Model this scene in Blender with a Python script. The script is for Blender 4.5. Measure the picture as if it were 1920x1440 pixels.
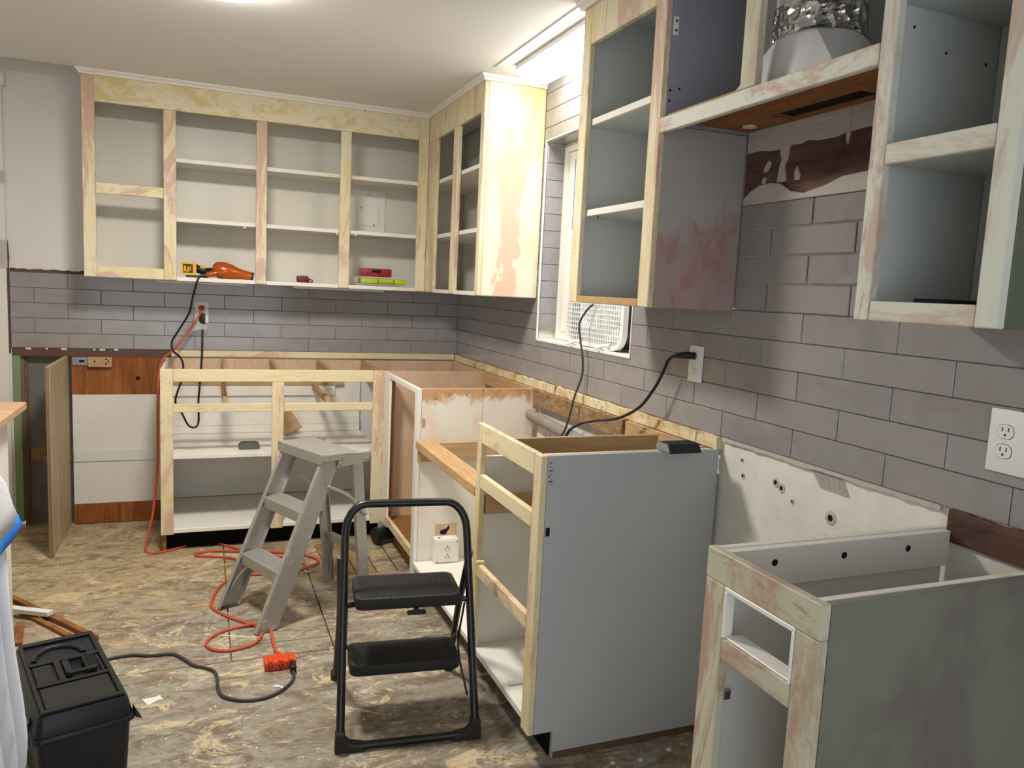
import bpy, bmesh, math, random
from mathutils import Vector, Matrix
random.seed(7)
S = bpy.context.scene
for o in list(bpy.data.objects): bpy.data.objects.remove(o)
COL = S.collection

# ------------------------------------------------------------------ camera
CAM = Vector((-1.46962, -4.63047, 1.37017))
yaw, pit, rol = 0.381409, 0.120185, 0.0481484
cd = bpy.data.cameras.new('camera'); co = bpy.data.objects.new('camera', cd); COL.objects.link(co)
cd.sensor_width = 36.0; cd.lens = 1449.962 / 1920 * 36.0; cd.clip_start = 0.02
fw = Vector((math.sin(yaw)*math.cos(pit), math.cos(yaw)*math.cos(pit), -math.sin(pit)))
rt = Vector((math.cos(yaw), -math.sin(yaw), 0)); up = rt.cross(fw)
r2 = math.cos(rol)*rt + math.sin(rol)*up; u2 = -math.sin(rol)*rt + math.cos(rol)*up
co.matrix_world = Matrix(((r2.x, u2.x, -fw.x, CAM.x), (r2.y, u2.y, -fw.y, CAM.y), (r2.z, u2.z, -fw.z, CAM.z), (0, 0, 0, 1)))
S.camera = co

# ------------------------------------------------------------------ world, exposure
W = bpy.data.worlds.new('daylight'); S.world = W; W.use_nodes = True
WB = W.node_tree.nodes['Background']; WB.inputs[0].default_value = (0.88, 0.94, 1.0, 1); WB.inputs[1].default_value = 1.7
S.view_settings.view_transform = 'Standard'; S.view_settings.look = 'None'
S.view_settings.exposure = 0.22; S.view_settings.gamma = 1.0; S.view_settings.use_curve_mapping = False
CEIL_LIGHT = 140.0      # round ceiling lamp, warm white
BAR_LIGHT = 18.0       # long lamp over the window
CEILING = 2.325

# ------------------------------------------------------------------ helpers
def lin(c):
    r = []
    for v in c:
        v = v/255.0
        r.append(v/12.92 if v <= 0.04045 else ((v+0.055)/1.055)**2.4)
    return (r[0], r[1], r[2], 1.0)

def link(o, parent=None):
    COL.objects.link(o)
    if parent is not None:
        o.parent = parent
        if parent.type == 'EMPTY' and not parent.get('_local', 0): o.location = o.location - parent.location
    return o

def tag(o, label, cat, group=None):
    o['label'] = label; o['category'] = cat
    if group: o['group'] = group
    return o

def thing(name, label, cat, loc=(0, 0, 0), rotz=None, group=None):
    o = bpy.data.objects.new(name, None); COL.objects.link(o)
    o.location = loc; o.empty_display_size = 0.05
    if rotz is not None: o.rotation_euler = (0, 0, rotz); o['_local'] = 1
    return tag(o, label, cat, group)

def mesh_from_bm(name, bm):
    me = bpy.data.meshes.new(name); bm.normal_update(); bm.to_mesh(me); bm.free(); return me

def obj(name, me, mat, parent=None, smooth=False, label=None):
    if isinstance(me, bmesh.types.BMesh): me = mesh_from_bm(name, me)
    o = bpy.data.objects.new(name, me)
    if mat is not None and not me.materials: me.materials.append(mat)
    if smooth:
        for p in me.polygons: p.use_smooth = True
        if smooth != 'all':
            try: me.set_sharp_from_angle(angle=math.radians(40))
            except Exception: pass
    if label: o['label'] = label
    return link(o, parent)

def structure(o):
    o['kind'] = 'structure'; return o

def add_box(bm, x0, x1, y0, y1, z0, z1, M=None):
    vs = [bm.verts.new((x, y, z)) for x in (x0, x1) for y in (y0, y1) for z in (z0, z1)]
    for f in ((0,1,3,2), (4,6,7,5), (0,4,5,1), (2,3,7,6), (0,2,6,4), (1,5,7,3)):
        bm.faces.new([vs[i] for i in f])
    if M is not None:
        for v in vs: v.co = M @ v.co
    return vs

def box(name, parent, b, mat, bev=0.0015, label=None, seg=1):
    x0, x1, y0, y1, z0, z1 = b
    x0, x1 = min(x0, x1), max(x0, x1); y0, y1 = min(y0, y1), max(y0, y1); z0, z1 = min(z0, z1), max(z0, z1)
    bm = bmesh.new(); add_box(bm, x0, x1, y0, y1, z0, z1)
    if bev:
        bev = min(bev, 0.4*min(x1-x0, y1-y0, z1-z0))
        bmesh.ops.bevel(bm, geom=bm.edges[:], offset=bev, segments=seg, affect='EDGES', profile=0.5)
    return obj(name, bm, mat, parent, label=label, smooth=(seg > 1))

def add_prism(bm, pts, axis, a0, a1):
    """extrude a 2D outline along an axis; pts are (u,v) in the other two axes in xyz order"""
    def P(u, v, a):
        return {'x': (a, u, v), 'y': (u, a, v), 'z': (u, v, a)}[axis]
    A = [bm.verts.new(P(u, v, a0)) for u, v in pts]; B = [bm.verts.new(P(u, v, a1)) for u, v in pts]
    n = len(pts)
    bm.faces.new(A); bm.faces.new(B[::-1])
    for i in range(n):
        j = (i+1) % n
        bm.faces.new((A[j], A[i], B[i], B[j]))
    return A + B

def prism(name, parent, pts, axis, a0, a1, mat, bev=0.0, label=None, seg=1):
    bm = bmesh.new(); add_prism(bm, pts, axis, a0, a1)
    bmesh.ops.recalc_face_normals(bm, faces=bm.faces[:])
    if bev:
        es = [e for e in bm.edges if len(e.link_faces) == 2 and e.calc_face_angle(0) > 0.5]
        bmesh.ops.bevel(bm, geom=es, offset=bev, segments=seg, affect='EDGES', profile=0.5)
    return obj(name, bm, mat, parent, label=label, smooth=(seg > 1))

def catmull(pts, n=8):
    P = [Vector(p) for p in pts]; out = []
    for i in range(len(P)-1):
        p0 = P[i-1] if i else P[0]*2-P[1]; p1 = P[i]; p2 = P[i+1]; p3 = P[i+2] if i+2 < len(P) else P[-1]*2-P[-2]
        for k in range(n):
            t = k/n
            out.append(0.5*((2*p1)+(p2-p0)*t+(2*p0-5*p1+4*p2-p3)*t*t+(3*p1-p0-3*p2+p3)*t**3))
    out.append(P[-1]); return out

def add_tube(bm, pts, r, seg=8, cap=True):
    pts = [Vector(p) for p in pts]; n = len(pts); rings = []
    t0 = (pts[1]-pts[0]).normalized()
    ref = Vector((0, 0, 1)) if abs(t0.z) < 0.9 else Vector((1, 0, 0))
    nrm = (ref - t0*ref.dot(t0)).normalized()
    for i, p in enumerate(pts):
        t = (pts[min(i+1, n-1)]-pts[max(i-1, 0)]).normalized()
        nrm = (nrm - t*nrm.dot(t)).normalized(); b = t.cross(nrm)
        rr = r[i] if isinstance(r, (list, tuple)) else r
        rings.append([bm.verts.new(p+(nrm*math.cos(a)+b*math.sin(a))*rr) for a in [2*math.pi*k/seg for k in range(seg)]])
    for A, B in zip(rings, rings[1:]):
        for k in range(seg):
            j = (k+1) % seg
            bm.faces.new((A[k], A[j], B[j], B[k]))
    if cap:
        bm.faces.new(rings[0][::-1]); bm.faces.new(rings[-1])

def tube(name, parent, pts, r, mat, seg=8, n=8, label=None, straight=False):
    bm = bmesh.new(); add_tube(bm, pts if straight else catmull(pts, n), r, seg)
    bmesh.ops.recalc_face_normals(bm, faces=bm.faces[:])
    return obj(name, bm, mat, parent, smooth=True, label=label)

def add_lathe(bm, prof, seg=24, M=None):
    """prof: (radius, height) around local z, M places it"""
    M = M or Matrix(); rings = []
    for r, h in prof:
        if r < 1e-5: rings.append([bm.verts.new(M @ Vector((0, 0, h)))])
        else: rings.append([bm.verts.new(M @ Vector((r*math.cos(2*math.pi*k/seg), r*math.sin(2*math.pi*k/seg), h))) for k in range(seg)])
    for A, B in zip(rings, rings[1:]):
        for k in range(seg):
            j = (k+1) % seg
            if len(A) == 1 and len(B) == 1: continue
            if len(A) == 1: bm.faces.new((A[0], B[k], B[j]))
            elif len(B) == 1: bm.faces.new((A[k], B[0], A[j]))
            else: bm.faces.new((A[k], A[j], B[j], B[k]))
    bmesh.ops.recalc_face_normals(bm, faces=bm.faces[:])

def lathe(name, parent, prof, mat, M=None, seg=24, label=None):
    bm = bmesh.new(); add_lathe(bm, prof, seg, M); return obj(name, bm, mat, parent, smooth=True, label=label)

def axis_to(p, d):
    """matrix that puts local z along d at point p"""
    return Matrix.Translation(p) @ Vector(d).to_track_quat('Z', 'Y').to_matrix().to_4x4()

def rrect(w, h, r, n=5, cx=0, cy=0):
    out = []
    for sx, sy, a0 in ((1, 1, 0), (-1, 1, 90), (-1, -1, 180), (1, -1, 270)):
        for k in range(n+1):
            a = math.radians(a0+90*k/n)
            out.append((cx+sx*(w/2-r)+r*math.cos(a), cy+sy*(h/2-r)+r*math.sin(a)))
    return out

# ------------------------------------------------------------------ materials
class NT:
    def __init__(s, name, rough=0.6, spec=0.3, metal=0.0):
        s.m = bpy.data.materials.new(name); s.m.use_nodes = True
        s.t = s.m.node_tree; s.b = s.t.nodes['Principled BSDF']
        s.b.inputs['Roughness'].default_value = rough; s.b.inputs['Metallic'].default_value = metal
        s.b.inputs['Specular IOR Level'].default_value = spec
        s.tc = s.t.nodes.new('ShaderNodeTexCoord')
    def new(s, k): return s.t.nodes.new(k)
    def L(s, a, b): s.t.links.new(a, b)
    def vec(s, scale=(1, 1, 1), rot=(0, 0, 0), rnd=False):
        mp = s.new('ShaderNodeMapping'); s.L(s.tc.outputs['Object'], mp.inputs[0])
        mp.inputs['Scale'].default_value = scale; mp.inputs['Rotation'].default_value = rot
        if rnd:
            oi = s.new('ShaderNodeObjectInfo'); mu = s.new('ShaderNodeMath'); mu.operation = 'MULTIPLY'; mu.inputs[1].default_value = 37.0
            s.L(oi.outputs['Random'], mu.inputs[0]); cb = s.new('ShaderNodeCombineXYZ')
            for i in range(3): s.L(mu.outputs[0], cb.inputs[i])
            s.L(cb.outputs[0], mp.inputs['Location'])
        return mp.outputs[0]
    def noise(s, scale=5, detail=4, rough=0.6, vec=None, dist=0.0):
        n = s.new('ShaderNodeTexNoise'); n.inputs['Scale'].default_value = scale; n.inputs['Detail'].default_value = detail
        n.inputs['Roughness'].default_value = rough; n.inputs['Distortion'].default_value = dist
        s.L(vec if vec is not None else s.tc.outputs['Object'], n.inputs['Vector']); return n.outputs['Fac']
    def ramp(s, fac, stops, interp='LINEAR'):
        r = s.new('ShaderNodeValToRGB'); r.color_ramp.interpolation = interp; e = r.color_ramp.elements
        while len(e) < len(stops): e.new(0.5)
        for i, (p, c) in enumerate(stops):
            e[i].position = p; e[i].color = c if len(c) == 4 else (c[0], c[1], c[2], 1)
        s.L(fac, r.inputs[0]); return r.outputs[0]
    def step(s, fac, a, b):
        return s.ramp(fac, [(a, (0, 0, 0)), (b, (1, 1, 1))])
    def mix(s, fac, a, b, mode='MIX'):
        m = s.new('ShaderNodeMix'); m.data_type = 'RGBA'; m.blend_type = mode
        if isinstance(fac, (int, float)): m.inputs[0].default_value = fac
        else: s.L(fac, m.inputs[0])
        for i, c in ((6, a), (7, b)):
            if isinstance(c, tuple): m.inputs[i].default_value = c
            else: s.L(c, m.inputs[i])
        return m.outputs[2]
    def math(s, op, a, b=None):
        m = s.new('ShaderNodeMath'); m.operation = op
        for i, v in ((0, a), (1, b)):
            if v is None: continue
            if isinstance(v, (int, float)): m.inputs[i].default_value = v
            else: s.L(v, m.inputs[i])
        return m.outputs[0]
    def xyz(s):
        n = s.new('ShaderNodeSeparateXYZ'); s.L(s.tc.outputs['Object'], n.inputs[0]); return n.outputs
    def bump(s, h, strength=0.2, dist=0.002):
        b = s.new('ShaderNodeBump'); b.inputs['Strength'].default_value = strength; b.inputs['Distance'].default_value = dist
        s.L(h, b.inputs['Height']); s.L(b.outputs[0], s.b.inputs['Normal'])
    def col(s, c):
        if isinstance(c, tuple): s.b.inputs['Base Color'].default_value = c
        else: s.L(c, s.b.inputs['Base Color'])
        return s.m

def plain(name, c, rough=0.5, spec=0.3, metal=0.0, var=0.06, vs=12, bump=0.0):
    n = NT(name, rough, spec, metal); a = lin(c)
    b = tuple(x*(1-var*2) for x in a[:3])+(1,)
    f = n.noise(vs, 5, 0.65)
    if bump: n.bump(n.noise(vs*8, 3, 0.6), bump, 0.001)
    return n.col(n.mix(f, a, b))

def sanded(name, base, c2, c3, amt2=0.5, amt3=0.56, scale=7, grain=(1, 1, 0.25), rough=0.55):
    """old paint sanded through: base coat, a second coat showing, bare wood showing"""
    n = NT(name, rough, 0.25)
    v = n.vec(grain)
    k2 = n.step(n.noise(scale, 8, 0.76, v, 0.7), amt2-0.035, amt2+0.05)
    k3 = n.step(n.noise(scale*0.83, 8, 0.78, n.vec(grain, (0.3, 0.9, 0.2)), 1.1), amt3-0.015, amt3+0.03)
    fine = n.noise(60, 4, 0.7, v)
    c = n.mix(k2, lin(base), lin(c2)); c = n.mix(k3, c, lin(c3))
    c = n.mix(n.math('MULTIPLY', fine, 0.35), c, (0.42, 0.36, 0.29, 1))
    n.bump(fine, 0.12, 0.001)
    return n.col(c)

def wood(name, ca, cb, grain=(1, 12, 12), scale=6, rough=0.6, knots=0.0):
    n = NT(name, rough, 0.25); v = n.vec(grain)
    f = n.noise(scale, 6, 0.7, v, 0.9); g = n.noise(scale*7, 3, 0.7, v)
    c = n.ramp(f, [(0.3, lin(ca)), (0.62, lin(cb))]); c = n.mix(n.math('MULTIPLY', g, 0.3), c, lin(tuple(x*0.55 for x in cb)))
    n.bump(g, 0.15, 0.001); return n.col(c)

def emit(name, c, strength):
    m = bpy.data.materials.new(name); m.use_nodes = True; t = m.node_tree; b = t.nodes['Principled BSDF']
    b.inputs['Base Color'].default_value = (0.9, 0.9, 0.9, 1); b.inputs['Roughness'].default_value = 0.4
    b.inputs['Emission Color'].default_value = (c[0], c[1], c[2], 1); b.inputs['Emission Strength'].default_value = strength
    return m

M = {}
M['ceiling'] = plain('ceiling_paint', (233, 232, 230), 0.75, 0.15, var=0.02, vs=3)
M['wall'] = plain('wall_paint', (224, 223, 220), 0.6, 0.25, var=0.03, vs=4, bump=0.05)
M['wall_white'] = plain('wall_white', (226, 222, 214), 0.6, 0.25, var=0.03, vs=4, bump=0.05)
M['white'] = plain('white_paint', (232, 229, 221), 0.42, 0.35, var=0.03, vs=6)
M['inside'] = plain('cabinet_inside_paint', (222, 218, 206), 0.36, 0.4, var=0.04, vs=5)
M['inside_cool'] = plain('cabinet_inside_grey', (206, 211, 208), 0.4, 0.4, var=0.04, vs=5)
M['vinyl'] = plain('white_vinyl', (238, 236, 228), 0.35, 0.4, var=0.015)
M['plastic_white'] = plain('white_plastic', (232, 232, 228), 0.35, 0.45, var=0.01)
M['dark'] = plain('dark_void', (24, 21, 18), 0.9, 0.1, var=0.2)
M['slot'] = plain('dark_slot', (22, 20, 20), 0.7, 0.2)
M['black'] = plain('black_plastic', (30, 31, 33), 0.45, 0.4, var=0.12, vs=20)
M['black_metal'] = plain('black_enamel', (17, 18, 20), 0.32, 0.5, var=0.2, vs=25)
M['rubber'] = plain('black_rubber', (42, 42, 43), 0.6, 0.3, var=0.15, vs=40)
M['box_navy'] = plain('toolbox_plastic', (30, 33, 42), 0.4, 0.4, var=0.15, vs=12)
M['cord_black'] = plain('black_cord', (22, 22, 23), 0.5, 0.4)
M['cord_grey'] = plain('dark_grey_cord', (58, 58, 60), 0.5, 0.4)
M['cord_orange'] = plain('orange_cord', (196, 88, 62), 0.5, 0.35, var=0.08)
M['orange'] = plain('orange_plastic', (216, 74, 30), 0.42, 0.4)
M['steel'] = plain('steel', (170, 172, 174), 0.35, 0.5, metal=0.9)
M['blue_tape'] = plain('blue_tape', (40, 126, 222), 0.6, 0.2, var=0.1, vs=30)
M['paper'] = plain('white_scrap', (228, 228, 224), 0.7, 0.2)
M['mdf'] = wood('tan_board', (204, 172, 130), (180, 146, 104), (1, 6, 6), 5)
M['pine_x'] = wood('pine_along_x', (212, 182, 140), (184, 148, 106), (1.2, 14, 14), 5)
M['pine_y'] = wood('pine_along_y', (212, 178, 136), (182, 144, 102), (14, 1.2, 14), 5)
M['pine_dark'] = wood('brown_pine', (166, 118, 72), (128, 84, 46), (2, 12, 12), 5)
M['rough_wood'] = wood('dirty_pine', (190, 160, 122), (120, 90, 60), (10, 3, 8), 6)
M['brown_paper'] = plain('brown_board_paper', (112, 88, 74), 0.85, 0.1, var=0.22, vs=9, bump=0.2)
M['green'] = plain('green_board', (138, 156, 116), 0.8, 0.15, var=0.12, vs=8)
M['cavity'] = plain('grey_cavity', (138, 134, 130), 0.85, 0.1, var=0.25, vs=7)
# --- cabinet faces
CREAM, YEL, PINK = (230, 221, 190), (222, 206, 150), (206, 178, 160)
M['face_v'] = sanded('sanded_face_upright', CREAM, YEL, PINK, 0.53, 0.56, 7, (1, 1, 0.22))
M['face_h'] = sanded('sanded_face_level', CREAM, YEL, PINK, 0.5, 0.54, 8, (0.5, 0.5, 1))
M['face_top'] = sanded('sanded_top_rail', CREAM, (216, 196, 132), (190, 154, 146), 0.515, 0.6, 8, (0.6, 0.6, 1))
M['face_tan'] = sanded('sanded_face_tan', (230, 220, 188), (220, 200, 152), (206, 174, 156), 0.54, 0.5, 8, (1, 1, 0.2))
M['base_v'] = sanded('sanded_base_upright', (228, 214, 176), (216, 200, 128), (212, 174, 150), 0.55, 0.53, 8, (1, 1, 0.2))
M['base_h'] = sanded('sanded_base_level', (228, 214, 176), (216, 204, 132), (212, 176, 150), 0.56, 0.54, 8, (0.25, 0.25, 1))
M['mint_v'] = sanded('sanded_mint_upright', (222, 227, 216), (204, 182, 168), (196, 166, 152), 0.505, 0.55, 6, (1, 1, 0.2))
M['mint_h'] = sanded('sanded_mint_level', (220, 224, 212), (208, 184, 166), (198, 170, 154), 0.495, 0.55, 6, (1, 0.25, 1))
M['mint_base_v'] = sanded('sanded_olive_upright', (206, 204, 178), (182, 174, 150), (184, 154, 136), 0.53, 0.575, 7, (1, 1, 0.2))
M['mint_base_h'] = sanded('sanded_olive_level', (198, 198, 174), (182, 154, 136), (174, 144, 126), 0.5, 0.57, 6, (1, 0.35, 1))
M['edge'] = sanded('painted_shelf_edge', (236, 233, 225), (226, 208, 150), (222, 200, 150), 0.62, 0.66, 6, (0.3, 0.3, 1))

def patch_panel(name, base, c2, c3, x0, half, z0, z1, axis=0, rough=0.45):
    n = NT(name, rough, 0.3); X = n.xyz()
    v = n.vec((1, 1, 0.35)); a = n.noise(9, 6, 0.7, v, 0.8); fine = n.noise(45, 4, 0.7, v)
    d = n.math('DIVIDE', n.math('ABSOLUTE', n.math('SUBTRACT', X[axis], x0)), half)
    wob = n.math('ADD', n.math('MULTIPLY', n.math('SUBTRACT', a, 0.5), 3.2), n.math('MULTIPLY', n.math('SUBTRACT', n.noise(3.3, 3, 0.6), 0.5), 3.6))
    k = n.math('ADD', n.math('SUBTRACT', 1.0, d), wob)
    zc = n.step(X[2], z0, z0+0.001); ztop = n.step(X[2], z1-0.001, z1)
    zmask = n.math('MULTIPLY', n.ramp(n.math('DIVIDE', n.math('SUBTRACT', X[2], z0), z1-z0), [(0.0, (1, 1, 1)), (0.75, (0.8, 0.8, 0.8)), (1.0, (0, 0, 0))]), 1.0)
    k = n.math('MULTIPLY', n.step(k, 0.22, 0.36), n.step(zmask, 0.1, 0.3))
    y = n.step(n.noise(5, 5, 0.65, v, 0.5), 0.48, 0.64)
    c = n.mix(y, lin(base), lin(c2)); c = n.mix(k, c, lin(c3))
    c = n.mix(n.math('MULTIPLY', fine, 0.22), c, (0.5, 0.42, 0.34, 1))
    return n.col(c)
M['end_cream'] = patch_panel('sanded_end_panel', (230, 227, 204), (222, 212, 152), (224, 190, 166), -0.155, 0.07, 1.30, 2.12)

def mauve_panel():
    n = NT('grey_panel_sanded_pink', 0.4, 0.35); X = n.xyz()
    v = n.vec((1, 1, 0.6)); a = n.noise(8, 6, 0.7, v, 0.7); s = n.noise(30, 3, 0.6, n.vec((6, 6, 0.5)))
    k = n.math('ADD', n.math('MULTIPLY', n.math('SUBTRACT', 1.63, X[2]), 6.0), n.math('MULTIPLY', n.math('SUBTRACT', a, 0.5), 3.0))
    k = n.step(k, 0.15, 0.6)
    k2 = n.step(n.noise(11, 5, 0.7, v, 1.0), 0.5, 0.58)
    c = n.mix(n.math('MULTIPLY', k, n.math('ADD', 0.6, n.math('MULTIPLY', k2, 0.4))), lin((168, 164, 160)), lin((164, 122, 122)))
    c = n.mix(n.math('MULTIPLY', s, 0.2), c, lin((196, 190, 184)))
    return n.col(c)
M['mauve'] = mauve_panel()
M['blue_grey'] = plain('blue_grey_paint', (150, 154, 166), 0.5, 0.3, var=0.06, vs=4)
M['grey_panel'] = plain('grey_paint', (176, 181, 184), 0.42, 0.35, var=0.035, vs=3)
def stained(name, a, b, scale, grain, lo, hi, rough=0.45):
    n = NT(name, rough, 0.35); v = n.vec(grain); f = n.noise(scale, 5, 0.62, v, 0.4); fine = n.noise(50, 3, 0.6, v)
    c = n.mix(n.step(f, lo, hi), lin(a), lin(b)); c = n.mix(n.math('MULTIPLY', fine, 0.15), c, lin(tuple(x*0.7 for x in a)))
    return n.col(c)
M['olive'] = stained('olive_panel', (120, 123, 110), (110, 104, 98), 5, (1, 1, 0.45), 0.5, 0.62)
M['olive_dark'] = stained('olive_panel_upper', (96, 104, 84), (84, 90, 74), 5, (1, 1, 0.4), 0.5, 0.62)
M['pink_ply'] = wood('pinkish_plywood', (226, 198, 170), (208, 176, 146), (2.5, 2.5, 1), 4)
M['grey_ply'] = wood('weathered_plywood', (208, 190, 162), (178, 158, 128), (4, 4, 0.7), 4)
M['brown_ply'] = wood('varnished_plywood', (176, 112, 56), (128, 72, 32), (5, 5, 0.6), 4, 0.45)
M['under_ply'] = wood('underside_plywood', (176, 120, 72), (140, 88, 48), (5, 1, 5), 4, 0.6)
M['ply_edge'] = wood('plywood_edge', (178, 150, 112), (120, 92, 62), (60, 60, 0.5), 3)

def half_painted():
    n = NT('half_painted_end_panel', 0.5, 0.3); X = n.xyz(); a = n.noise(10, 6, 0.72, n.vec((1, 1, 0.8)), 0.9); b = n.noise(7, 5, 0.6)
    k = n.math('ADD', n.math('MULTIPLY', n.math('SUBTRACT', X[2], 0.848), 14.0), n.math('MULTIPLY', n.math('SUBTRACT', a, 0.5), 2.4))
    c = n.mix(n.step(b, 0.5, 0.75), lin((226, 220, 208)), lin((222, 196, 186)))
    c = n.mix(n.step(k, 0.1, 0.5), c, lin((196, 152, 112)))
    return n.col(c)
M['half'] = half_painted()

def dirty_strip():
    n = NT('grimy_cream_strip', 0.75, 0.2); a = n.noise(26, 6, 0.75, n.vec((1, 1, 0.5)), 0.8); b = n.noise(9, 5, 0.7)
    c = n.mix(n.step(b, 0.46, 0.66), lin((222, 208, 172)), lin((192, 160, 106)))
    c = n.mix(n.step(a, 0.56, 0.66), c, lin((60, 45, 34))); n.bump(a, 0.4, 0.004); return n.col(c)
M['grime'] = dirty_strip()

def plaster():
    n = NT('old_plaster', 0.75, 0.2); a = n.noise(6, 6, 0.7); f = n.noise(50, 4, 0.7)
    c = n.mix(n.step(a, 0.4, 0.75), lin((226, 224, 216)), lin((206, 204, 196)))
    n.bump(f, 0.25, 0.002); return n.col(c)
M['plaster'] = plaster()
M['plaster_lump'] = plain('rough_plaster', (196, 190, 183), 0.85, 0.15, var=0.1, vs=30, bump=0.5)

def brownwall():
    n = NT('torn_wall_paper', 0.7, 0.2); a = n.noise(7, 6, 0.7, n.vec((1, 0.5, 2)), 0.6)
    c = n.ramp(a, [(0.3, lin((62, 46, 42))), (0.5, lin((92, 68, 60))), (0.7, lin((126, 98, 90)))]); return n.col(c)
M['brown_wall'] = brownwall()

def tile_mat():
    n = NT('glazed_grey_tile', 0.16, 0.5); v = n.vec((1, 1, 1), rnd=True)
    f = n.noise(9, 4, 0.6, v, 0.8); w = n.noise(14, 2, 0.5, v)
    oi = n.new('ShaderNodeObjectInfo')
    c = n.mix(n.step(f, 0.35, 0.7), lin((147, 143, 143)), lin((135, 131, 132)))
    c = n.mix(n.math('MULTIPLY', oi.outputs['Random'], 0.5), c, lin((153, 149, 148)))
    n.bump(w, 0.12, 0.004); n.b.inputs['Coat Weight'].default_value = 0.25; n.b.inputs['Coat Roughness'].default_value = 0.08
    return n.col(c)
M['tile'] = tile_mat()
M['grout'] = plain('grey_grout', (120, 114, 109), 0.85, 0.1, var=0.08, vs=40)

def floor_mat():
    n = NT('worn_subfloor', 0.62, 0.25); X = n.xyz()
    v = n.vec((1, 2.4, 1)); w = n.vec((1, 2.0, 1), (0, 0, 0.35))
    big = n.noise(2.2, 4, 0.6, v, 0.5); mid = n.noise(7, 8, 0.78, v, 0.9); fine = n.noise(34, 6, 0.8, n.vec((1, 2.2, 1)), 0.8)
    grain = n.noise(16, 5, 0.75, n.vec((1.0, 9, 1)), 1.2)
    ply = n.ramp(grain, [(0.36, lin((208, 192, 160))), (0.5, lin((186, 166, 130))), (0.64, lin((152, 132, 102)))])
    # grey-green adhesive left on the boards, thicker towards the range and the room
    g = n.math('ADD', n.math('MULTIPLY', n.math('SUBTRACT', -1.25, X[1]), 0.16), n.math('MULTIPLY', n.math('ADD', X[0], 1.2), 0.07))
    k = n.step(n.math('ADD', n.math('ADD', n.math('MULTIPLY', big, 0.45), n.math('MULTIPLY', mid, 0.55)), g), 0.43, 0.53)
    glue = n.ramp(n.noise(5, 7, 0.75, w, 0.6), [(0.36, lin((172, 172, 162))), (0.5, lin((150, 146, 134))), (0.62, lin((128, 114, 100)))])
    c = n.mix(n.math('MULTIPLY', k, 0.85), ply, glue)
    red = n.step(n.noise(5.5, 9, 0.82, n.vec((1, 2.0, 1), (0, 0, 1.1)), 0.9), 0.515, 0.555)
    c = n.mix(n.math('MULTIPLY', red, 0.7), c, lin((116, 92, 78)))
    tan = n.step(n.noise(4.6, 9, 0.82, n.vec((1, 1.5, 1), (0, 0, 0.25)), 1.2), 0.545, 0.57); c = n.mix(n.math('MULTIPLY', tan, 0.9), c, lin((216, 198, 160)))
    dk = n.step(n.noise(3.4, 8, 0.76, n.vec((1, 1.6, 1), (0, 0, 0.6)), 1.0), 0.58, 0.66); c = n.mix(n.math('MULTIPLY', dk, 0.6), c, lin((98, 94, 90)))
    wh = n.step(n.noise(48, 3, 0.6), 0.69, 0.72); c = n.mix(n.math('MULTIPLY', wh, 0.8), c, lin((214, 208, 196)))
    c = n.mix(n.math('MULTIPLY', n.step(fine, 0.4, 0.68), 0.5), c, lin((92, 76, 58)))
    n.bump(n.math('ADD', fine, mid), 0.45, 0.004); return n.col(c)
M['floor'] = floor_mat()
M['plank'] = wood('old_floor_plank', (186, 158, 118), (138, 108, 74), (10, 1.2, 10), 5)

def alu():
    n = NT('brushed_aluminium', 0.45, 0.5, 0.5); f = n.noise(30, 4, 0.7, n.vec((8, 8, 0.6))); p = n.noise(16, 6, 0.75)
    c = n.mix(f, lin((186, 183, 177)), lin((158, 155, 149))); c = n.mix(n.step(p, 0.60, 0.66), c, lin((206, 204, 198))); return n.col(c)
M['alu'] = alu()
def foil():
    n = NT('crinkled_foil', 0.16, 0.5, 1.0); v = n.new('ShaderNodeTexVoronoi'); v.inputs['Scale'].default_value = 34; n.L(n.tc.outputs['Object'], v.inputs['Vector'])
    n.bump(v.outputs['Distance'], 1.0, 0.02); return n.col(lin((205, 206, 208)))
M['foil'] = foil()
M['duct'] = plain('white_sheet_metal', (206, 206, 210), 0.4, 0.4, var=0.04)
def dryer():
    n = NT('copper_orange_gloss', 0.22, 0.5); n.b.inputs['Coat Weight'].default_value = 0.5; n.b.inputs['Metallic'].default_value = 0.35
    return n.col(n.mix(n.noise(6), lin((196, 92, 20)), lin((176, 78, 16))))
M['copper'] = dryer()
M['yellow'] = plain('yellow_plastic', (226, 176, 44), 0.45, 0.4)
M['red'] = plain('red_plastic', (150, 28, 40), 0.4, 0.4)
M['dark_red'] = plain('dark_red_plastic', (104, 20, 36), 0.3, 0.45)
M['lime'] = plain('lime_plastic', (180, 196, 26), 0.4, 0.4)
def clear():
    n = NT('clear_plastic', 0.15, 0.5); n.b.inputs['Alpha'].default_value = 0.35; return n.col(lin((222, 226, 216)))
M['clear'] = clear()
M['sponge'] = plain('grey_sanding_sponge', (112, 109, 104), 0.9, 0.1, var=0.18, vs=60, bump=0.5)
M['sponge_dark'] = plain('dark_sanding_sponge', (62, 66, 72), 0.9, 0.1, var=0.2, vs=60, bump=0.5)
M['sponge_side'] = plain('sponge_core', (150, 148, 142), 0.9, 0.1, var=0.1, vs=50)
M['pipe'] = plain('wrapped_pipe', (150, 140, 131), 0.85, 0.15, var=0.18, vs=18, bump=0.5)
def cloth():
    n = NT('pale_blue_sheet', 0.7, 0.2); n.b.inputs['Subsurface Weight'].default_value = 0.0
    return n.col(n.mix(n.noise(4), lin((228, 236, 252)), lin((218, 228, 248))))
M['cloth'] = cloth()
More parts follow.
